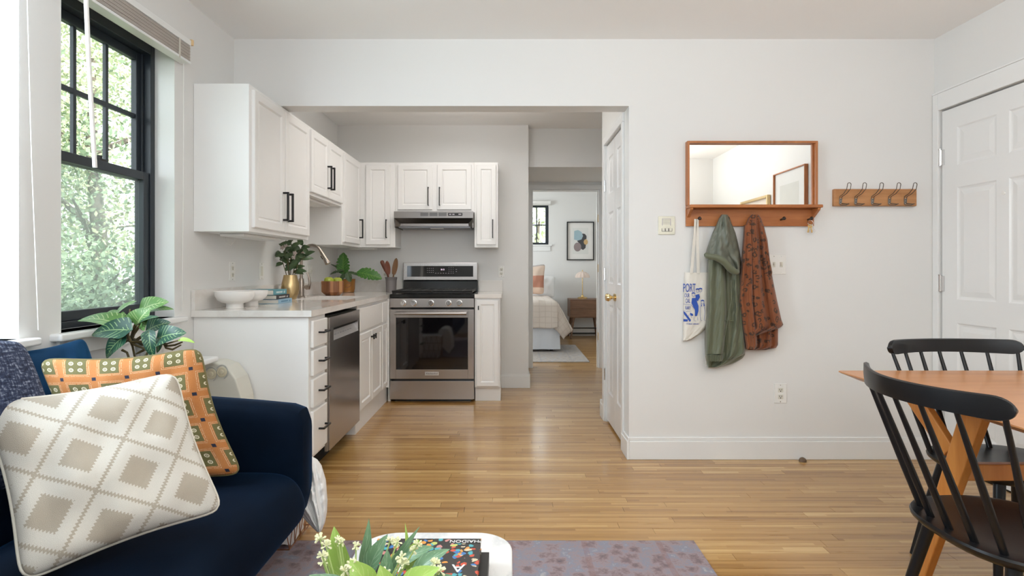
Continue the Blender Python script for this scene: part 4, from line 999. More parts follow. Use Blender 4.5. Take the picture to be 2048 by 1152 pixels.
# ---------------------------------------------------------------- things on the left worktop
def bowl(label, c, r, h):
    t = thing('bowl', label, 'bowl', c)
    k = r
    obj('bowl_body', MB().lathe([(.45*k, 0), (.45*k, .004), (.42*k, .22*h), (.44*k, .30*h), (.66*k, .36*h), (.86*k, .50*h), (.97*k, .74*h), (k, .97*h), (.985*k, h), (.955*k, .97*h), (.92*k, .72*h), (.80*k, .52*h), (.6*k, .42*h), (.2*k, .38*h), (0.001, .37*h)], c, seg=40), ceram, t, smooth=True)
bowl('white footed ceramic bowl nearest the end of the worktop', (-1.572, 3.20, CT+.0005), .106, .098)
bowl('second white footed bowl, half hidden behind the front one', (-1.585, 3.42, CT+.0005), .100, .094)
def book(label, x0, x1, y0, y1, z, h, col, ttl, tcol, rot=0):
    c = V(((x0+x1)/2, (y0+y1)/2, z)); t = thing('book', label, 'book', c, 'books stacked on the worktop')
    cm = simple('book_cover_'+ttl.lower(), col, .5)
    obj('cover', MB().box(x0, x1, y0, y1, z, z+.0025).box(x0, x1, y0, y1, z+h-.0025, z+h).box(x1-.003, x1, y0, y1, z+.0025, z+h-.0025), cm, t, bevel=.0006)
    obj('pages', MB().box(x0+.004, x1-.003, y0+.004, y1-.004, z+.0025, z+h-.0025), paper, t)
    m = MB(); rr = random.Random(hash(ttl) % 99)
    # unreadable spine print as small strokes
    yy = y0+.04
    while yy < y1-.07:
        g = rr.choice([.005, .008, .006]); m.box(x1-.0001, x1+.0004, yy, yy+g, z+h*.33, z+h*.66); yy += g+.003
    m.box(x1-.0001, x1+.0004, y1-.05, y1-.042, z+h*.25, z+h*.6).box(x1-.0001, x1+.0004, y1-.036, y1-.03, z+h*.25, z+h*.7)
    o = obj('spine_print', m, simple('print_'+ttl.lower(), tcol, .6), t); o['kind'] = 'stuff'
book('light blue book at the bottom of the stack on the worktop', -1.66, -1.487, 3.60, 3.82, CT+.0005, .028, (.30, .46, .58), 'sky', (.08, .2, .32))
book('black spined book in the middle of the worktop stack', -1.665, -1.500, 3.60, 3.81, CT+.029, .027, (.05, .045, .05), 'coal', (.6, .58, .55))
book('teal book on top of the stack on the worktop', -1.70, -1.515, 3.59, 3.80, CT+.0565, .034, (.13, .33, .38), 'teal', (.7, .78, .75))
# gold vase with magnolia
vc = V((-1.62, 4.13, CT+.0005))
t = thing('vase', 'satin gold vase holding leafy magnolia stems beside the faucet', 'vase', vc)
obj('vase_body', MB().lathe([(.036, 0), (.042, .004), (.058, .04), (.064, .08), (.060, .12), (.050, .16), (.046, .180), (.043, .180), (.047, .158), (.05, .12), (.04, .05), (.001, .03)], vc, seg=36), goldm, t, smooth=True)
t = thing('magnolia_stems', 'bunch of dark green magnolia leaves with pale blossoms in the gold vase', 'plant', vc+V((0, 0, .15)))
r = random.Random(5); top = vc+V((0, 0, .16))
tips = [V((-.12, .0, .20)), V((-.05, .05, .27)), V((.02, -.03, .30)), V((.08, .03, .24)), V((.13, -.02, .17)), V((-.02, -.06, .2)), V((.05, .06, .17))]
for q in tips:
    a = top-V((0, 0, .08)); b = top+q*.5+V((0, 0, .03)); e = top+q
    obj('stem', MB().tube([a, b, e], [.003, .003, .0015], 6), stemm, t, smooth=True)
    for k in range(7):
        f = .32+.68*k/6; base = a.lerp(b, min(1, f*2)) if f < .5 else b.lerp(e, f*2-1)
        an = k*2.4+r.uniform(-.4, .4); dv = V((math.cos(an)*.9, math.sin(an)*.5, .35+r.uniform(-.5, .45))).normalized()
        L = r.uniform(.07, .10)
        o = leaf(t, base, base+dv*L, V((r.uniform(-.5, .5), -1, r.uniform(.2, .8))), L*.50, leafM, .1, .2, droop=.1); smooth_obj(o)
for q in (V((-.045, -.03, .22)), V((.045, -.04, .15)), V((.055, -.05, .18)), V((-.01, -.05, .23))):
    m = MB()
    for k in range(5):
        a = k*1.256; m.lathe([(.001, 0), (.007, .006), (.006, .014), (.001, .02)], top+q, (math.cos(a), -.5, math.sin(a)), seg=6)
    obj('blossom', m, simple('pale_blossom', (.55, .46, .42), .7), t, smooth=True)
# wooden bowl + apples
wb = V((-1.515, 4.78, CT+.0005))
t = thing('fruit_bowl', 'faceted wooden bowl holding green apples behind the sink', 'bowl', wb)
def acacia():
    a = NT('acacia_blocks'); v = a.co('Object'); sp = a.n('ShaderNodeSeparateXYZ', {0: v})
    ang = a.math('ADD', a.math('MULTIPLY', sp.outputs[0], 42.0), a.math('MULTIPLY', sp.outputs[1], 9.0))
    wn = a.n('ShaderNodeTexWhiteNoise', {'W': a.math('FLOOR', ang)}, noise_dimensions='1D').outputs['Value']
    n = a.noise(a.co('Object', (60, 60, 5)), 1, 4)
    c = a.ramp(a.math('ADD', a.math('MULTIPLY', wn, .6), a.math('MULTIPLY', n, .4)), [(.2, (.20, .07, .025)), (.5, (.42, .18, .07)), (.8, (.58, .32, .15))])
    return a.fin(c, .4)
obj('bowl_body', MB().lathe([(.055, 0), (.060, .001), (.096, .030), (.098, .115), (.096, .122), (.088, .122), (.088, .035), (.05, .015), (.001, .014)], wb, seg=8), acacia(), t, bevel=.002)
applem = NT('green_apple_skin'); applem = applem.fin(applem.mix(applem.noise(applem.co('Object'), 30, 3), (.36, .44, .04), (.50, .56, .09)), .3)
def apple(label, c):
    t = thing('apple', label, 'apple', c)
    obj('apple_flesh', MB().lathe([(.001, .004), (.016, 0), (.034, .014), (.041, .038), (.036, .062), (.020, .073), (.006, .068), (.001, .064)], c, seg=24), applem, t, smooth=True)
    obj('stem', MB().tube([V(c)+V((0, 0, .064)), V(c)+V((.004, 0, .082))], .0015, 6), stemm, t)
apple('left green apple in the wooden bowl', V(wb)+V((-.025, -.02, .082)))
apple('right green apple in the wooden bowl', V(wb)+V((.036, .02, .078)))
# monstera
pc = V((-1.565, 5.42, CT+.0005)); potm = simple('amber_glazed_pot', (.42, .18, .045), .22, var=.1)
t = thing('potted_monstera', 'small split leaf plant in an amber glazed pot in the worktop corner', 'plant', pc)
pb = obj('pot', MB().lathe([(.052, 0), (.058, .004), (.058, .012), (.056, .016), (.062, .03), (.066, .10), (.066, .118), (.068, .122), (.066, .128), (.060, .128), (.058, .11), (.001, .105)], pc, seg=36), potm, t, smooth=True)
pts = [pc+V((.012+.030*math.cos(a), -.0655+abs(.0), .068+.020*math.sin(a)+.008*math.cos(a))) for a in np.linspace(0, 2*PI, 24)]
for p in pts: p.y = pc.y-math.sqrt(max(0, .0655**2-(p.x-pc.x)**2))-.0005
obj('embossed_leaf', MB().tube(pts, .0018, 6), simple('amber_dark', (.2, .07, .02), .3), pb, smooth=True)
pt = pc+V((0, 0, .10))
spec = [((687, 553), (687, 546), (687, 505), 5.36, .135, (0, -1, .15), leafT), ((700, 550), (718, 545), (764, 558), 5.34, .15, (.1, -.8, .75), leafT), ((690, 552), (686, 545), (661, 528), 5.40, .045, (0, -.3, 1), leafM),
        ((690, 553), (686, 541), (660, 549), 5.33, .05, (0, -.6, .8), leafM), ((695, 556), (695, 546), (701, 564), 5.30, .07, (0, -1, .3), leafM), ((697, 553), (697, 545), (720, 552), 5.32, .05, (0, -.5, .9), leafM), ((690, 556), (689, 549), (680, 562), 5.33, .05, (0, -1, .3), leafM)]
for st, b, tp, D, w_, N, mt in spec:
    B, T = P(*b, D), P(*tp, D)
    obj('stem', MB().tube([pt, P(*st, (D+5.42)/2)+V((0, 0, .02)), B], [.003, .003, .002], 6), stemm, t, smooth=True)
    leaf(t, B, T, N, w_, mt, .06, .12, 'wide', 30, lobes=7)
# crock and utensils
cc = V((-1.150, 5.42, CT+.0005)); t = thing('utensil_crock', 'grey ceramic crock of wooden spoons left of the range', 'crock', cc)
obj('crock_body', MB().lathe([(.046, 0), (.049, .003), (.052, .11), (.052, .116), (.054, .120), (.054, .128), (.057, .132), (.057, .146), (.053, .146), (.050, .12), (.046, .01), (.001, .008)], cc, seg=32), simple('grey_stoneware', (.20, .18, .18), .3), t, smooth=True)
cherry = simple('dark_cherry_wood', (.17, .05, .025), .45, var=.15); olivew = simple('olive_wood', (.20, .095, .035), .45, var=.2)
def utensil(label, b, m_, tip, wd, mt, kind, D):
    B, M_, T = P(*b, D), P(*m_, D), P(*tip, D); t = thing('wooden_spatula' if kind == 'flat' else 'wooden_spoon', label, 'utensil', B)
    obj('handle', MB().tube([B, M_], [.005, .0075], 10), mt, t, smooth=True)
    d = (T-M_).normalized(); S = d.cross(Y).normalized(); L = (T-M_).length; rings = []
    for k in range(13):
        q = k/12
        ww = (.006+(wd-.006)*math.sin(PI*min(1, q*1.05)**.9*.55)) if kind == 'flat' else (.006+(wd-.006)*math.sin(PI*(.08+.92*q))**.6)
        if q == 1: ww *= .35 if kind != 'flat' else .5
        c = M_+d*(L*q); th = .004
        dip = .008*math.sin(PI*q) if kind != 'flat' else 0
        rings.append([c+S*(ww*x)+Y*(yv*th+dip*(1-x*x)) for x, yv in ((-1, 0), (-.6, -1), (0, -1), (.6, -1), (1, 0), (.6, 1), (0, 1), (-.6, 1))])
    obj('head', MB().rings(rings), mt, t, smooth=True)
utensil('pointed reddish spatula leaning left in the crock', (781, 575), (774.5, 549), (763, 521), .020, cherry, 'flat', 5.43)
utensil('reddish wooden spoon with a round bowl in the crock', (779, 575), (776.5, 549), (774, 521.5), .026, cherry, 'spoon', 5.40)
utensil('tan wooden spatula leaning right in the crock', (783, 575), (787.5, 549), (793, 516), .026, olivew, 'spoon', 5.44)
# ---------------------------------------------------------------- bedroom
t = thing('bed', 'bed with a white skirt seen through the bedroom doorway', 'bed', (-.05, 9.0, 0))
obj('mattress', MB().box(-.78, .66, 8.03, 9.95, .36, .70), simple('white_sheet', (.80, .81, .82), .8), t, bevel=.05, seg=4)
m = MB(); rings = []
for z in (.045, .2, .37):
    ring = []
    for k in range(120):
        q = k/120*4; e = q % 1; pl = .012*math.sin(k*1.3)*(1-z*1.8)
        if q < 1: ring.append((-.77+1.46*e, 8.0+pl-.02*(1-z), z))
        elif q < 2: ring.append((.69+pl+.02*(1-z), 8.0+1.95*e, z))
        elif q < 3: ring.append((.69-1.46*e, 9.95, z))
        else: ring.append((-.77, 9.95-1.95*e, z))
    rings.append(ring)
m.rings(rings, False); obj('bed_skirt', m, simple('bed_skirt_white', (.72, .75, .80), .85), t, smooth=True)
for x, y in ((.6, 8.12), (-.6, 8.12), (.6, 9.8), (-.6, 9.8)): obj('leg', MB().cyl((x, y, .0115), (x, y, .36), .025), blackm, t)
def coverlet():
    m = MB(); x1, y0, top = .69, 7.985, .735; nx, ny = 60, 70; vs = []; uv = []
    for j in range(ny+1):
        for i in range(nx+1):
            x = -.80+(x1+.42+.80)*i/nx; y = (y0-.36)+(9.45-(y0-.36))*j/ny
            dx, dy = max(0, x-x1), max(0, y0-y); dr = math.sqrt(dx*dx+dy*dy)
            rr = .06; z = top-max(0, dr-.02)*1.0
            zz = top-dr if dr > 0 else top-.0
            if dr <= 0: zz = top-.05*max(0, 1-min(x1-x, y-y0)/.08)**2 if min(x1-x, y-y0) < .08 else top
            else: zz = top-.05-dr*.93
            px = min(x, x1)+dx*.50+.015*math.sin(y*17)*min(1, dx*6); py = max(y, y0)-dy*.16-.012*math.sin(x*19+2)*min(1, dy*6)
            if dx > 0 and dy > 0: px -= dy*.35; py += dx*.10; zz += .05*dy
            vs.append((px, py, max(zz+.006*math.sin(23*x+2)*math.sin(17*y), .03))); uv.append((i/nx, j/ny))
    fs = [(j*(nx+1)+i, j*(nx+1)+i+1, (j+1)*(nx+1)+i+1, (j+1)*(nx+1)+i) for j in range(ny) for i in range(nx)]
    return m.add(vs, fs), uv
cvm = NT('blush_coverlet'); sp = cvm.n('ShaderNodeSeparateXYZ', {0: cvm.n('ShaderNodeTexCoord').outputs['UV']})
gx = cvm.math('LESS_THAN', cvm.math('PINGPONG', cvm.math('MULTIPLY', sp.outputs[0], 22), .5), .05); gy_ = cvm.math('LESS_THAN', cvm.math('PINGPONG', cvm.math('MULTIPLY', sp.outputs[1], 22), .5), .05)
k_ = cvm.math('MAXIMUM', gx, gy_); cvm.bump(cvm.math('SUBTRACT', 1, k_), .6, .006)
cvm = cvm.fin(cvm.mix(cvm.math('MULTIPLY', k_, .5), (.66, .59, .53), (.52, .44, .39)), .9)
m, uv = coverlet(); o = obj('coverlet', m, cvm, smooth=True, uv=uv); tag(o, 'blush quilted coverlet draped over the bed', 'coverlet')
md_ = o.modifiers.new('t', 'SOLIDIFY'); md_.thickness = .008; md_.offset = 1
def cushion(name, label, C, n, th, mat, pipe=None, cat='pillow', N=26, wr=.006, seed=1, pinch=.05, pr=.005):
    """C = top-left, top-right, bottom-right, bottom-left in world"""
    TL, TR, BR, BL = [V(c) for c in C]; n = V(n).normalized(); r = random.Random(seed); ph = [r.uniform(0, 6) for _ in range(5)]
    def base(u, v):
        uu = .5+(u-.5)*(1-pinch*math.sin(PI*v)); vv = .5+(v-.5)*(1-pinch*math.sin(PI*u))
        k = abs((2*u-1)*(2*v-1))**10*.035; uu += (.5-uu)*k*2; vv += (.5-vv)*k*2
        return (TL*(1-uu)+TR*uu)*(1-vv)+(BL*(1-uu)+BR*uu)*vv
    m = MB(); uv = []; vs = []; L = (TR-TL).length
    def hgt(u, v):
        q = (16*u*(1-u)*v*(1-v))
        edge = min(u, 1-u, v, 1-v)
        return th*max(q, 0)**.42+wr*(math.sin(9*u+5*v+ph[0])*math.sin(13*v-4*u+ph[1])+.6*math.sin(25*u+ph[2]+7*v))*min(1, edge*8)
    for s in (1, -1):
        for j in range(N+1):
            for i in range(N+1):
                u, v = i/N, j/N; u2 = .5-.5*math.cos(PI*u); v2 = .5-.5*math.cos(PI*v)
                vs.append(base(u2, v2)+n*(s*max(hgt(u2, v2) if 0 < i < N and 0 < j < N else 0, 0)*(1 if s > 0 else .8))); uv.append((u2, v2))
    K = (N+1)**2; fs = [(s*K+j*(N+1)+i, s*K+j*(N+1)+i+1, s*K+(j+1)*(N+1)+i+1, s*K+(j+1)*(N+1)+i) for s in (0, 1) for j in range(N) for i in range(N)]
    m.add(vs, fs); t = thing(name, label, cat, (TL+TR+BL+BR)/4)
    o = obj('cover', m, mat, t, smooth=True, uv=uv)
    o.data.shade_smooth()
    if pipe:
        pts = [base(.5-.5*math.cos(PI*k/20), 0) for k in range(21)]+[base(1, .5-.5*math.cos(PI*k/20)) for k in range(1, 21)]+[base(.5+.5*math.cos(PI*k/20), 1) for k in range(1, 21)]+[base(0, .5+.5*math.cos(PI*k/20)) for k in range(1, 21)]
        obj('piping', MB().tube(pts, pr, 8), pipe, t, smooth=True)
    return t
whitec = simple('white_pillowcase', (.82, .82, .82), .85)
def bandm():
    a = NT('banded_pillow'); sp = a.n('ShaderNodeSeparateXYZ', {0: a.n('ShaderNodeTexCoord').outputs['UV']})
    return a.fin(a.ramp(sp.outputs[1], [(.0, (.25, .25, .28)), (.08, (.70, .55, .45)), (.38, (.70, .55, .45)), (.40, (.48, .22, .15)), (.78, (.48, .22, .15)), (.8, (.72, .52, .40))]), .85)
cushion('pillow', 'white pillow standing at the head of the bed', [(.22, 9.82, 1.12), (.80, 9.82, 1.06), (.76, 9.55, .70), (.2, 9.55, .70)], (0, -1, .3), .09, whitec, wr=.01, seed=4)
cushion('pillow', 'pink banded pillow in front of the white one on the bed', [(-.05, 9.45, 1.20), (.60, 9.45, 1.28), (.56, 9.2, .77), (-.05, 9.2, .77)], (0, -1, .2), .08, bandm(), seed=5)
t = thing('nightstand', 'walnut nightstand on splayed legs beside the bed', 'nightstand', (1.28, 9.72, 0))
nx0, nx1, ny0, ny1 = 1.02, 1.54, 9.47, 9.95
obj('case', MB().box(nx0, nx1, ny0+.004, ny1, .365, .66).box(nx0-.003, nx1+.003, ny0-.003, ny1, .66, .675), nightm, t, bevel=.003)
for z0, z1 in ((.375, .51), (.518, .65)): obj('drawer', MB().box(nx0+.018, nx1-.018, ny0-.004, ny0+.004, z0, z1), nightm, t, bevel=.002)
for x, dx in ((nx0+.06, -.05), (nx1-.06, .05)):
    for y, dy in ((ny0+.06, -.05), (ny1-.06, .02)): obj('leg', MB().tube([(x, y, .365), (x+dx, y+dy, .001)], [.026, .014], 12), nightm, t, smooth=True)
obj('shelf_rail', MB().box(nx0+.03, nx1-.03, ny0+.18, ny0+.21, .16, .18), blackm, t)
t = thing('baseboard_heater', 'low dark baseboard heater on the far bedroom wall', 'heater', (1.0, 9.97, 0))
obj('casing', MB().box(.75, 2.2, 9.955, 9.999, .03, .17), trimm, t, bevel=.003); obj('grille', MB().box(.76, 2.19, 9.95, 9.956, .035, .06), blackm, t)
lc = V((1.255, 9.70, .676)); t = thing('table_lamp', 'brass lamp with a pink mushroom shade on the nightstand', 'lamp', lc)
obj('base', MB().lathe([(.085, 0), (.085, .018), (.07, .03), (.028, .036), (.02, .06), (.010, .07)], lc, seg=32), brass, t, smooth=True)
obj('pole', MB().cyl(lc+V((0, 0, .06)), lc+V((0, 0, .385)), .007), brass, t, smooth=True)
m = MB(); rings = []
for r_, h in ((.125, .365), (.122, .39), (.105, .425), (.07, .455), (.02, .472)):
    rings.append([lc+V(((r_+.004*math.cos(12*a)*(r_ > .03))*math.cos(a), (r_+.004*math.cos(12*a)*(r_ > .03))*math.sin(a), h)) for a in np.linspace(0, 2*PI, 72, endpoint=False)])
m.rings(rings, True); obj('lamp_shade', m, simple('pink_shade', (.80, .66, .58), .5), t, smooth=True)
obj('finial', MB().lathe([(.01, 0), (.006, .02), (.003, .03)], lc+V((0, 0, .472))), brass, t, smooth=True)
o = obj('bedroom_rug', MB().box(-.9, 1.015, 7.13, 8.72, .0005, .011), rugB, bevel=.003); tag(o, 'faded grey patterned rug under the foot of the bed', 'rug')
t = thing('framed_print', 'black framed abstract print of rounded shapes on the bedroom wall', 'picture', (1.256, 10, 1.69))
fx0, fx1, fz0, fz1 = 1.013, 1.497, 1.345, 2.033
obj('frame', MB().box(fx0, fx0+.018, 9.965, 9.999, fz0, fz1).box(fx1-.018, fx1, 9.965, 9.999, fz0, fz1).box(fx0+.018, fx1-.018, 9.965, 9.999, fz0, fz0+.018).box(fx0+.018, fx1-.018, 9.965, 9.999, fz1-.018, fz1), blackm, t)
obj('mat_board', MB().box(fx0+.018, fx1-.018, 9.985, 9.998, fz0+.018, fz1-.018), simple('mat_board', (.80, .78, .75), .7), t)
obj('paper', MB().box(fx0+.10, fx1-.10, 9.984, 9.985, fz0+.11, fz1-.11), simple('print_paper', (.73, .73, .70), .7), t)
def shp(pts, mt, d): obj('painted_shape', MB().prism([((x-VX)*9.984/F, 9.984-d, EYE-(y-VY)*9.984/F) for x, y in pts], Y, .0008), mt, t)
bl = simple('print_blue', (.36, .50, .56), .7); dk = simple('print_charcoal', (.07, .07, .075), .7); mv = simple('print_mauve', (.30, .24, .24), .7); tn = simple('print_tan', (.62, .42, .2), .7)
shp([(1165, 467), (1170, 468), (1173, 472), (1173, 477), (1170, 482), (1172, 488), (1171, 496), (1166, 500), (1160, 496), (1158, 486), (1154, 482), (1160, 478)], dk, .0012)
shp([(1148.5, 462), (1156, 460), (1163, 464), (1166, 472), (1163, 479), (1156, 481), (1148, 479)], bl, .0022)
shp(ell(1155, 494, 7.5, 9, 18), mv, .0032); shp(ell(1171.5, 484, 4.2, 5.4, 16), tn, .0042)
# ---------------------------------------------------------------- rug, coffee table and what is on it
o = obj('area_rug', MB().box(-1.35, .80, .3, 2.437, .0005, .010), rugA, bevel=.003); tag(o, 'large faded mauve and blue patterned rug under the sofa', 'rug')
t = thing('coffee_table', 'white marble coffee table with rounded corners at the bottom of the picture', 'table', (-.2, 1.1, 0))
TZ = .45
def rrect(x0, x1, y0, y1, r, z, n=10):
    pts = []
    for cx_, cy_, a0 in ((x1-r, y1-r, 0), (x0+r, y1-r, PI/2), (x0+r, y0+r, PI), (x1-r, y0+r, 1.5*PI)):
        for k in range(n+1): a = a0+PI/2*k/n; pts.append((cx_+r*math.cos(a), cy_+r*math.sin(a), z))
    return pts
obj('table_top', MB().prism(rrect(-.405, .006, .80, 1.575, .10, TZ-.022), Z, .022), marble, t, bevel=.004, seg=3)
for x in (-.33, -.07):
    for y in (.88, 1.49): obj('leg', MB().tube([(x, y, TZ-.022), (x, y, .012)], .012, 12), blackm, t, smooth=True)
obj('shelf_rail', MB().box(-.33, -.07, .875, .885, .40, .425).box(-.33, -.07, 1.485, 1.495, .40, .425), blackm, t)
def coverart():
    a = NT('colourful_dot_cover'); v = a.co('Object', (1, 1, 0)); w1 = a.noise(v, 60, 2)
    vv = a.n('ShaderNodeVectorMath', {0: v, 1: a.n('ShaderNodeCombineXYZ', {0: a.math('MULTIPLY', w1, .02), 1: a.math('MULTIPLY', w1, .016)}).outputs[0]}, operation='ADD').outputs[0]
    vo = a.n('ShaderNodeTexVoronoi', {'Vector': vv, 'Scale': 62.0}); hue = a.n('ShaderNodeSeparateColor', {0: vo.outputs['Color']})
    c = a.ramp(hue.outputs[0], [(.0, (.55, .06, .02)), (.2, (.70, .28, .04)), (.38, (.62, .52, .35)), (.52, (.03, .16, .42)), (.68, (.05, .35, .40)), (.82, (.55, .22, .20)), (.95, (.45, .50, .12))])
    for e in a.t.nodes:
        if e.type == 'VALTORGB': e.color_ramp.interpolation = 'CONSTANT'
    k = a.math('MULTIPLY', a.math('LESS_THAN', vo.outputs['Distance'], .46), a.math('GREATER_THAN', hue.outputs[1], .14))
    return a.fin(a.mix(k, (.008, .007, .007), c), .3)
b2 = thing('art_book', 'thick black book lying beneath the colourful one on the coffee table', 'book', (-.16, 1.3, TZ))
obj('cover', MB().box(-.32, -.052, 1.045, 1.40, TZ+.0005, TZ+.004).box(-.32, -.052, 1.045, 1.40, TZ+.029, TZ+.0325).box(-.056, -.052, 1.045, 1.40, TZ+.004, TZ+.029), simple('matte_black_cover', (.012, .011, .011), .45), b2, bevel=.001)
obj('pages', MB().box(-.317, -.056, 1.049, 1.396, TZ+.004, TZ+.029), paper, b2)
bt = thing('art_book', 'black coffee table book with colourful spots on its cover', 'book', (-.2, 1.3, TZ+.033))
z0 = TZ+.033
cv = obj('cover', MB().box(-.330, -.072, 1.063, 1.411, z0, z0+.003).box(-.330, -.072, 1.063, 1.411, z0+.025, z0+.028).box(-.333, -.330, 1.063, 1.411, z0, z0+.028), coverart(), bt, bevel=.0006)
obj('pages', MB().box(-.330, -.075, 1.067, 1.407, z0+.003, z0+.025), paper, bt)
wtx = simple('white_print', (.85, .85, .83), .5); bkm = simple('title_bar_black', (.008, .007, .007), .35)
obj('title_bar', MB().box(-.1405, -.0735, 1.385, 1.409, z0+.028, z0+.0284), bkm, bt)
text('lettering', 'PHAIDON', (-.109, 1.396, z0+.0286), (0, 0, PI), .0185, wtx, bt, ext=.0002)
for ch, x in (('A', -.118), ('N', -.172), ('I', -.215), ('M', -.262)):
    text('lettering', ch, (x, 1.272, z0+.0284), (0, 0, PI), .046, wtx, bt, ext=.0003)
# ---------------------------------------------------------------- foreground plant
fc = V((-.27, .975, TZ+.0005)); t = thing('flower_pot', 'pale pot holding the lime leaved plant on the coffee table', 'pot', fc)
obj('pot_body', MB().lathe([(.04, 0), (.05, .005), (.06, .07), (.058, .075), (.052, .07), (.04, .02), (.001, .015)], fc, seg=28), ceram, t, smooth=True)
t = thing('foreground_plant', 'lime and sage green leaves with cream blossoms on the coffee table', 'plant', fc+V((0, 0, .03)))
root = fc+V((0, 0, .05))
FL = [((690, 1165), (668, 1052), 1.10, .048, leafF, (.1, -1, .3), 'oval'), ((722, 1140), (738, 1036), 1.16, .026, leafG, (.5, -1, .1), 'lance'), ((735, 1150), (776, 1068), 1.10, .040, leafG, (-.4, -1, .3), 'oval'),
      ((770, 1150), (840, 1052), 1.12, .020, leafG, (.2, -1, .5), 'lance'), ((768, 1175), (775, 1098), 1.05, .035, leafG, (.2, -1, .1), 'oval'), ((815, 1152), (810, 1045), 1.18, .014, leafF, (.5, -1, .1), 'lance'), ((800, 1130), (868, 1094), 1.10, .036, leafG, (.0, -.5, 1), 'oval'),
      ((820, 1160), (900, 1098), 1.04, .04, leafG, (.0, -.5, 1), 'oval'), ((745, 1180), (700, 1120), 1.0, .05, leafF, (.0, -.8, .6), 'oval'), ((800, 1190), (880, 1135), .98, .05, leafF, (.0, -.6, .9), 'oval'), ((700, 1200), (640, 1148), 1.0, .04, leafG, (.0, -.6, .9), 'oval'),
      ((780, 1200), (760, 1130), .97, .045, leafF, (.2, -.9, .5), 'oval'), ((830, 1200), (830, 1128), 1.0, .05, leafG, (.3, -.8, .6), 'oval'), ((805, 1135), (838, 1078), 1.12, .04, leafF, (.4, -.9, .4), 'oval'), ((660, 1190), (618, 1150), 1.02, .04, leafG, (0, -.5, .9), 'oval'), ((850, 1200), (905, 1150), 1.0, .05, leafG, (.0, -.6, .9), 'oval')]
for b, tp, D, w_, mt, N, sh in FL:
    B, T = P(*b, D), P(*tp, D)
    obj('stem', MB().tube([root+V((rnd.uniform(-.02, .02), rnd.uniform(-.02, .02), 0)), (root+B)/2+V((0, 0, .01)), B], [.003, .0025, .002], 6), greens, t, smooth=True)
    o = leaf(t, B, T, N, w_, mt, .10, .25, sh, 12); smooth_obj(o)
r = random.Random(11)
for x, y, s_, D in ((640, 1078, 12, 1.06), (652, 1092, 12, 1.05), (645, 1112, 11, 1.04), (676, 1078, 8, 1.08), (682, 1085, 9, 1.08), (712, 1092, 9, 1.06), (705, 1130, 13, 1.0), (690, 1142, 12, 1.0), (780, 1082, 9, 1.08), (795, 1084, 10, 1.08), (802, 1115, 12, 1.04), (808, 1128, 11, 1.04), (835, 1088, 10, 1.06), (828, 1100, 9, 1.06), (870, 1128, 12, 1.02), (880, 1142, 12, 1.0), (646, 1125, 10, 1.04), (770, 1148, 13, 1.0), (860, 1145, 11, 1.0)):
    c = P(x, y, D); m = MB(); rad = s_*D/F
    for k in range(16):
        d = V((r.gauss(0, 1), r.gauss(0, 1), r.gauss(0, 1)+.4)).normalized()
        m.lathe([(.0008, 0), (rad*.10, rad*.45), (rad*.22, rad*.85), (rad*.10, rad*1.05)], c, d, seg=5)
    obj('blossom', m, petal, t, smooth=True)
    obj('flower_stem', MB().tube([root, (root+c)/2+V((0, 0, .01)), c], [.0025, .002, .0015], 6), greens, t, smooth=True)
# ---------------------------------------------------------------- sofa
SZ = .425
t = thing('sofa', 'navy blue velvet sofa along the left wall', 'sofa', (-1.2, 1.3, 0))
def prof_box(x0, x1, y0, y1, z0, z1): return MB().box(x0, x1, y0, y1, z0, z1)
# seat: profile in XZ extruded along Y with a bulging front
prof = [(-1.52, .25), (-1.52, SZ-.01), (-1.2, SZ+.006), (-.92, SZ+.008), (-.85, SZ+.003), (-.805, SZ-.018), (-.775, SZ-.06), (-.760, SZ-.12), (-.768, .255), (-.80, .235), (-1.1, .23)]
m = MB(); rings = []
ysn = [.35, .37, .42, .8, 1.2, 1.6, 2.0, 2.10, 2.135]
for y in ysn:
    e = .02 if y in (.35, 2.135) else 0
    rings.append([(x-(e if x > -1 else 0), y, z-(e if z > .35 else -e*.5)) for x, z in prof])
m.rings(rings, True); obj('seat', m, velvet, t, smooth=True, sub=2)
# far arm: rounded slab sloping down to the front
m = MB(); rings = []
for k, (x, zt, th) in enumerate([(-1.62, .70, .065), (-1.60, .705, .072), (-1.3, .69, .075), (-1.0, .668, .075), (-.86, .655, .072), (-.815, .640, .065), (-.797, .60, .05)]):
    yc = 2.205; zb = .235 if k < 6 else .30
    n_ = 20; ring = []
    for q in range(n_):
        a = 2*PI*q/n_; ca, sa = math.cos(a), math.sin(a)
        yy = yc+th*(abs(ca)**.45)*(1 if ca > 0 else -1); zz = (zt+zb)/2+(zt-zb)/2*(abs(sa)**.28)*(1 if sa > 0 else -1)
        ring.append((x, yy, zz))
    rings.append(ring)
m.rings(rings, True); obj('arm', m, velvet, t, smooth=True)
m = MB().box(-1.62, -.80, .15, .30, .235, .68); obj('arm', m, velvet, t, bevel=.05, seg=5)
obj('back', MB().box(-1.70, -1.53, .2, 2.27, .235, .74), velvet, t, bevel=.05, seg=5)
obj('base_frame', MB().box(-1.6, -.86, .3, 2.15, .19, .245), velvet, t, bevel=.01)
for x in (-1.55, -1.05):
    for y in (.4, 2.08): obj('leg', MB().tube([(x, y, .20), (x, y, .0115)], [.022, .014], 12), walnutz, t, smooth=True)
cushion('back_cushion', 'navy velvet back cushion in lit tones behind the orange pillow', [P(20, 706, 1.93), P(170, 674, 2.19), P(238, 860, 2.22), P(50, 930, 1.95)], (.75, -.6, .15), .055, velvetb, cat='cushion', wr=.008, seed=8)
for o in bpy.data.objects['back_cushion'].children: pass
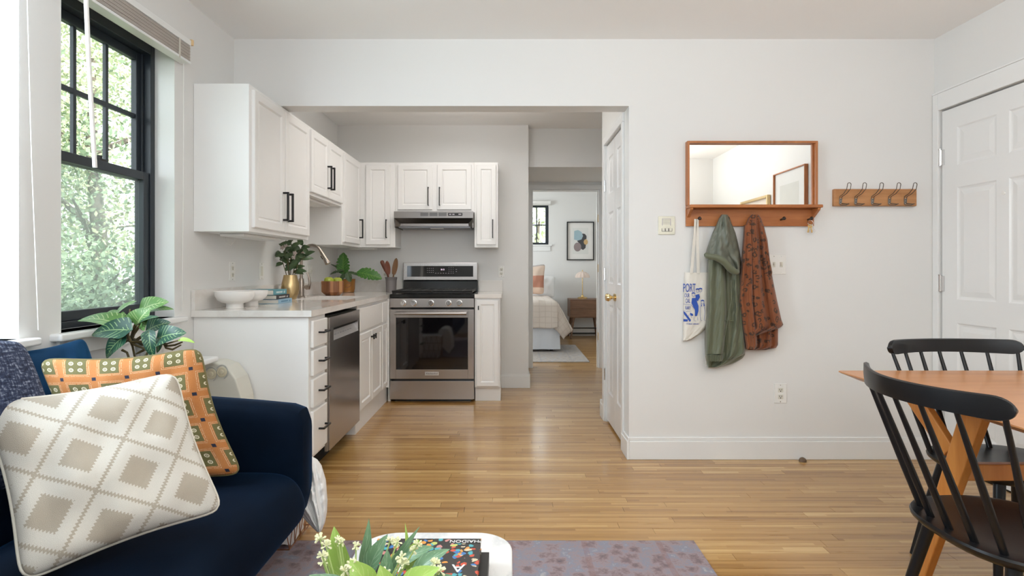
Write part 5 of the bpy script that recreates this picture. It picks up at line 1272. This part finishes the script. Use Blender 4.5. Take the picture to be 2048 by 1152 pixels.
cushion('throw_pillow', 'dark denim blue boucle pillow at the far left edge', [P(-190, 700, 1.30), P(48, 683, 1.64), P(128, 930, 1.66), P(-150, 1020, 1.32)], (.75, -.6, .2), .085, boucle, cat='pillow', wr=.003, seed=9, pinch=-.06)
cushion('throw_pillow', 'orange pillow printed with olive squares and dark dots', [P(74, 716, 1.90), P(402, 694, 2.04), P(488, 950, 1.96), P(150, 1000, 1.86)], (.10, -1, .22), .062, orange, simple('olive_piping', (.16, .13, .05), .8), wr=.008, seed=3, pinch=.10, pr=.004)
cushion('throw_pillow', 'large cream pillow with a tufted diamond lattice', [P(-40, 806, 1.47), P(352, 744, 1.76), P(448, 1020, 1.60), P(42, 1168, 1.30)], (.62, -.72, .35), .105, cream, simple('cream_piping', (.66, .62, .54), .8), wr=.013, seed=6, pinch=.075, pr=.0055)
# ---------------------------------------------------------------- wire basket and throw
t = thing('wire_basket', 'copper wire basket filled with a white blanket behind the sofa arm', 'basket', (-1.02, 2.46, 0))
copper = simple('copper_wire', (.45, .22, .12), .3, .9)
bx0, bx1, by0, by1 = -1.24, -.90, 2.33, 2.60
def bwall(x, y, z): f = .85+.15*z/.29; cx_, cy_ = (bx0+bx1)/2, (by0+by1)/2; return V((cx_+(x-cx_)*f, cy_+(y-cy_)*f, z+.012))
m = MB()
for z in (0, .10, .20, .29):
    c = [bwall(x, y, z) for x, y in ((bx0, by0), (bx1, by0), (bx1, by1), (bx0, by1), (bx0, by0))]; m.tube(c, .003, 6)
obj('hoop', m, copper, t)
m = MB(); pr_ = [(bx0+(bx1-bx0)*k/5, by0) for k in range(6)]+[(bx1, by0+(by1-by0)*k/4) for k in range(1, 5)]+[(bx1-(bx1-bx0)*k/5, by1) for k in range(1, 6)]+[(bx0, by1-(by1-by0)*k/4) for k in range(1, 4)]
for i in range(len(pr_)):
    a, b = pr_[i], pr_[(i+1) % len(pr_)]
    m.tube([bwall(*a, 0), bwall(*b, .29)], .002, 6); m.tube([bwall(*b, 0), bwall(*a, .29)], .002, 6)
obj('wire', m, copper, t)
fluff = simple('white_fluffy_fleece', (.93, .925, .91), .95, nscale=40, bump=.4)
m = MB(); rr = random.Random(2)
rings = []
for k in range(9):
    q = k/8; z = .02+.28*q; w_ = .90+.06*math.sin(q*9); ring = []
    for j in range(32):
        a = 2*PI*j/32; ca, sa = math.cos(a), math.sin(a); cx_, cy_ = (bx0+bx1)/2, (by0+by1)/2
        f = (.82+.13*q)*(1+.04*math.sin(j*1.7+k*2.1))
        ring.append((cx_+(bx1-bx0)/2*f*(abs(ca)**.5)*(1 if ca > 0 else -1), cy_+(by1-by0)/2*f*(abs(sa)**.5)*(1 if sa > 0 else -1), z+.01*math.sin(j+k)))
    rings.append(ring)
m.rings(rings, True); o = obj('blanket', m, fluff, smooth=True); tag(o, 'white blanket stuffed inside the copper wire basket', 'blanket')
m, uv = hang([(912, 585, 622), (918, 578, 634), (930, 572, 643), (960, 566, 652), (1000, 575, 655), (1025, 596, 654), (1045, 615, 650), (1060, 630, 644), (1064, 634, 641)], 2.31, .13, [(0, 3, .4, 1), (.3, 7, -.5, .6)], seed=12, back=2.42, amp=.012, wr=.006)
o = obj('fleece_throw', m, fluff, smooth=True); tag(o, 'fluffy white throw hanging over the side of the wire basket', 'throw')
# ---------------------------------------------------------------- table below the window, plant and heater
t = thing('side_table', 'low white table below the window holding the trailing plant', 'table', (-1.6, 2.6, 0))
obj('table_top', MB().box(-1.705, -1.50, 2.34, 2.885, .715, .742), trimm, t, bevel=.008, seg=3)
for y in (2.38, 2.60):
    for x in (-1.68, -1.53): obj('leg', MB().box(x-.015, x+.015, y-.015, y+.015, 0, .715), trimm, t, bevel=.002)
t = thing('fan_heater', 'off white portable heater with two round dials beside the base cabinet', 'heater', (-1.5, 2.92, 0))
hm = simple('aged_white_plastic', (.70, .68, .60), .4)
prof = [(-1.66, .006), (-1.385, .006), (-1.375, .02), (-1.378, .40), (-1.39, .52), (-1.42, .62), (-1.47, .685), (-1.53, .705), (-1.66, .705)]
obj('housing', MB().prism([(x, 2.90, z) for x, z in prof], Y, .14), hm, t, bevel=.012, seg=3)
for px, py in ((423, 748), (444, 744)):
    c = P(px, py, 2.898); c.y = 2.8985
    k = obj('dial', MB().lathe([(.026, 0), (.026, .004), (.022, .006), (.020, .003), (.012, .003), (.011, .012), (.001, .013)], c, (0, -1, 0), seg=28), simple('dial_cream', (.72, .66, .50), .4), t, smooth=True)
    obj('dial_ring', MB().tube([c+V((.030*math.cos(a), -.001, .036*math.sin(a))) for a in np.linspace(-1.2, 2.6, 16)], .003, 6), simple('dial_grey', (.5, .5, .47), .4), k, smooth=True)
m = MB()
for k in range(16): m.box(-1.62, -1.395, 2.8985, 2.9005, .47-k*.022, .4725-k*.022)
o = obj('grille_line', m, simple('grille_shadow', (.42, .40, .35), .6), t); o['kind'] = 'stuff'
# trailing philodendron
ppc = V((-1.56, 2.46, .7425)); t = thing('plant_pot', 'white ribbed pot holding the trailing plant below the window', 'pot', ppc)
m = MB(); rings = []
for r_, h in ((.055, 0), (.060, .005), (.070, .08), (.074, .125), (.070, .128), (.066, .11), (.01, .105)):
    rings.append([ppc+V(((r_+.0015*math.cos(24*a))*math.cos(a), (r_+.0015*math.cos(24*a))*math.sin(a), h)) for a in np.linspace(0, 2*PI, 96, endpoint=False)])
m.rings(rings, True); obj('pot_body', m, simple('white_pot', (.78, .77, .74), .5), t, smooth=True)
t = thing('trailing_philodendron', 'variegated large leaf plant trailing from the white pot below the window', 'plant', ppc+V((0, 0, .11)))
R0 = P(262, 684, 2.44)
PL = [((238, 648), (155, 642), 2.30, .085, leafL, (.2, -.5, 1)), ((258, 660), (183, 670), 2.25, .092, leafD, (-.1, -.8, .7)), ((249, 672), (213, 717), 2.24, .075, leafD, (-.3, -1, .3)), ((236, 628), (274, 602), 2.40, .04, leafL, (-.3, -.8, .9)),
      ((283, 620), (338, 604), 2.40, .085, leafL, (0, -.9, .7)), ((275, 648), (300, 616), 2.30, .09, leafL, (.2, -1, .5)), ((300, 622), (348, 619), 2.42, .035, leafL, (0, -.8, .9)), ((280, 648), (318, 634), 2.27, .05, leafD, (0, -.4, 1)),
      ((296, 660), (342, 645), 2.38, .07, leafD, (0, -.9, .6)), ((318, 676), (373, 666), 2.28, .082, leafD, (.1, -.9, .6)), ((298, 664), (308, 718), 2.26, .048, leafD, (.2, -1, .1)), ((318, 682), (314, 706), 2.34, .025, leafD, (.9, -.6, 0)), ((290, 728), (292, 708), 2.30, .03, leafD, (.3, -1, 0)),
      ((360, 680), (390, 686), 2.25, .022, leafF, (0, -.6, 1)), ((232, 640), (262, 655), 2.34, .07, leafL, (0, -.9, .6)), ((215, 640), (240, 622), 2.40, .06, leafL, (0, -.7, .8))]
for b, tp, D, w_, mt, N in PL:
    B, T = P(*b, D), P(*tp, D); mid = (R0+B)/2+V((0, -.02, -.012))
    obj('stem', MB().tube([R0, R0.lerp(mid, .5)+V((0, 0, .008)), mid, B.lerp(mid, .4)+V((0, -.01, -.006)), B], [.005, .0045, .004, .0035, .003], 8), stemm, t, smooth=True)
    o = leaf(t, B, T, N, w_*1.18, mt, .10, .22, 'heart', 14); smooth_obj(o)
for pts in ([(262, 684), (270, 690), (288, 697), (296, 703), (290, 715), (280, 730), (275, 745)], [(262, 684), (300, 684), (325, 682), (332, 696), (345, 699), (362, 690)], [(325, 682), (335, 692), (350, 690), (365, 684)], [(244, 700), (254, 705), (258, 716), (252, 722), (262, 732)], [(254, 718), (249, 724)], [(288, 700), (278, 705), (272, 708)], [(262, 684), (256, 670), (260, 640), (260, 618)]):
    obj('vine', MB().tube([P(x, y, 2.30) for x, y in pts], [.0055]+[.0045]*(len(pts)-2)+[.003], 8), stemm, t, smooth=True)
# ---------------------------------------------------------------- dining table and chairs
t = thing('dining_table', 'light brown wooden dining table with a thin tapered edge', 'table', (2.0, 1.95, 0))
tx0, tx1, ty0, ty1, tz = 1.370, 2.60, 1.34, 2.345, .765
def trr(e, z): return rrect(tx0+e, tx1-e, ty0+e, ty1-e, .012, z, 5)
m = MB(); m.rings([trr(.055, tz-.030), trr(.006, tz-.008), trr(0, tz-.004), trr(.001, tz)], True)
obj('table_top', m, tablem, t)
def plank_leg(a, b, w0, w1, th, axis):
    a, b = V(a), V(b); d = (b-a).normalized(); n = V(axis).normalized(); s = d.cross(n).normalized(); n = s.cross(d)
    r = []
    for p, w_ in ((a, w0), (b, w1)): r.append([p+s*w_/2+n*th/2, p-s*w_/2+n*th/2, p-s*w_/2-n*th/2, p+s*w_/2-n*th/2])
    return MB().rings(r, True)
for lx, ym in ((1.50, 1), (2.48, -1)):
    def yy(v): return 1.845+ym*(v-1.845)
    obj('leg', plank_leg((lx, yy(1.80), tz-.031), (lx, yy(2.07), .001), .085, .055, .03, X), tlegm, t, bevel=.004)
    obj('strut', plank_leg((lx, yy(2.095), tz-.031), (lx, yy(1.905), .57), .075, .06, .026, X), tlegm, t, bevel=.004)
obj('stretcher', MB().box(1.515, 2.465, 1.86, 1.89, .485, .54), tlegm, t, bevel=.004)
def chair(label, loc, rot, seed):
    t = thing('dining_chair', label, 'chair', (0, 0, 0), 'black spindle back dining chairs')
    # seat: rounded D shape
    def out(s, z):
        pts = []
        for k in range(48):
            a = 2*PI*k/48; ca, sa = math.cos(a), math.sin(a)
            x = .235*(abs(ca)**.72)*(1 if ca > 0 else -1); y = (.215 if sa > 0 else .215)*(abs(sa)**.80)*(1 if sa > 0 else -1)
            x *= 1+.04*(-sa)
            pts.append((x*s, y*s, z))
        return pts
    obj('seat', MB().rings([out(.3, .420), out(.84, .421), out(.93, .427), out(.99, .440), out(1, .449), out(.985, .455), out(.90, .456), out(.7, .450), out(.35, .445), out(.02, .445)], True), chairm, t, smooth=True)
    # crest rail
    def arc(u, r=0): x = .275*u; y = .335-.105*abs(u)**2.0; return V((x, y, 0))
    rings = []; n = 40
    for k in range(n+1):
        u = math.sin(PI/2*(-1+2*k/n)); c = arc(u); tg = (arc(u+.01)-arc(u-.01)).normalized(); nn = V((-tg.y, tg.x, 0))
        hh = .031*(max(.02, 1-((abs(u)-.86)/.14)**2)**.5 if abs(u) > .86 else 1); cu = 0; top = .888-.006*(1-u*u); lo = top-2*hh if abs(u) < .93 else .855-hh+.0
        zc = .857; th = .010
        b0, t0 = zc-hh, zc+hh-.006*(1-u*u)
        rings.append([V((c.x, c.y, z))+nn*w_*th+V((0, .02*(z-.82)/.06*.3, 0)) for w_, z in ((-1, b0), (-1.0, (b0+t0)/2), (-.7, t0-.003), (0, t0), (.7, t0-.003), (1, (b0+t0)/2), (1, b0), (0, b0-.002))])
    obj('crest_rail', MB().rings(rings, True), chairm, t, smooth=True)
    for k in range(7):
        u = -1+2*k/6; u1 = u*.93; top = arc(u1)+V((0, 0, .832)); a = u*.98
        bx_, by_ = .196*math.sin(a*1.12)/math.sin(1.10), .185*math.cos(a*1.02)**.7*.95
        bot = V((bx_, max(by_, .05), .448)); mid = bot.lerp(top, .35)
        obj('spindle', MB().tube([bot, mid, top], [.0095, .0098, .0065], 12), chairm, t, smooth=True)
    for sx in (-1, 1):
        for y0, y1 in ((-.13, -.20), (.12, .20)):
            obj('leg', MB().tube([(sx*.14, y0, .425), (sx*.175, (y0+y1)/2, .22), (sx*.205, y1, .001)], [.018, .0155, .011], 14), chairm, t, smooth=True)
    t.location = loc; t.rotation_euler = (0, 0, rot)
    return t
ch = chair('black spindle back chair at the near left end of the table', (1.425, 1.590, 0), PI/2, 1)
dc = dup(ch, (1.905, 2.145, 0), .02, 'black spindle back chair behind the table by the entry door'); dc.scale = (1.06, 1, 1)
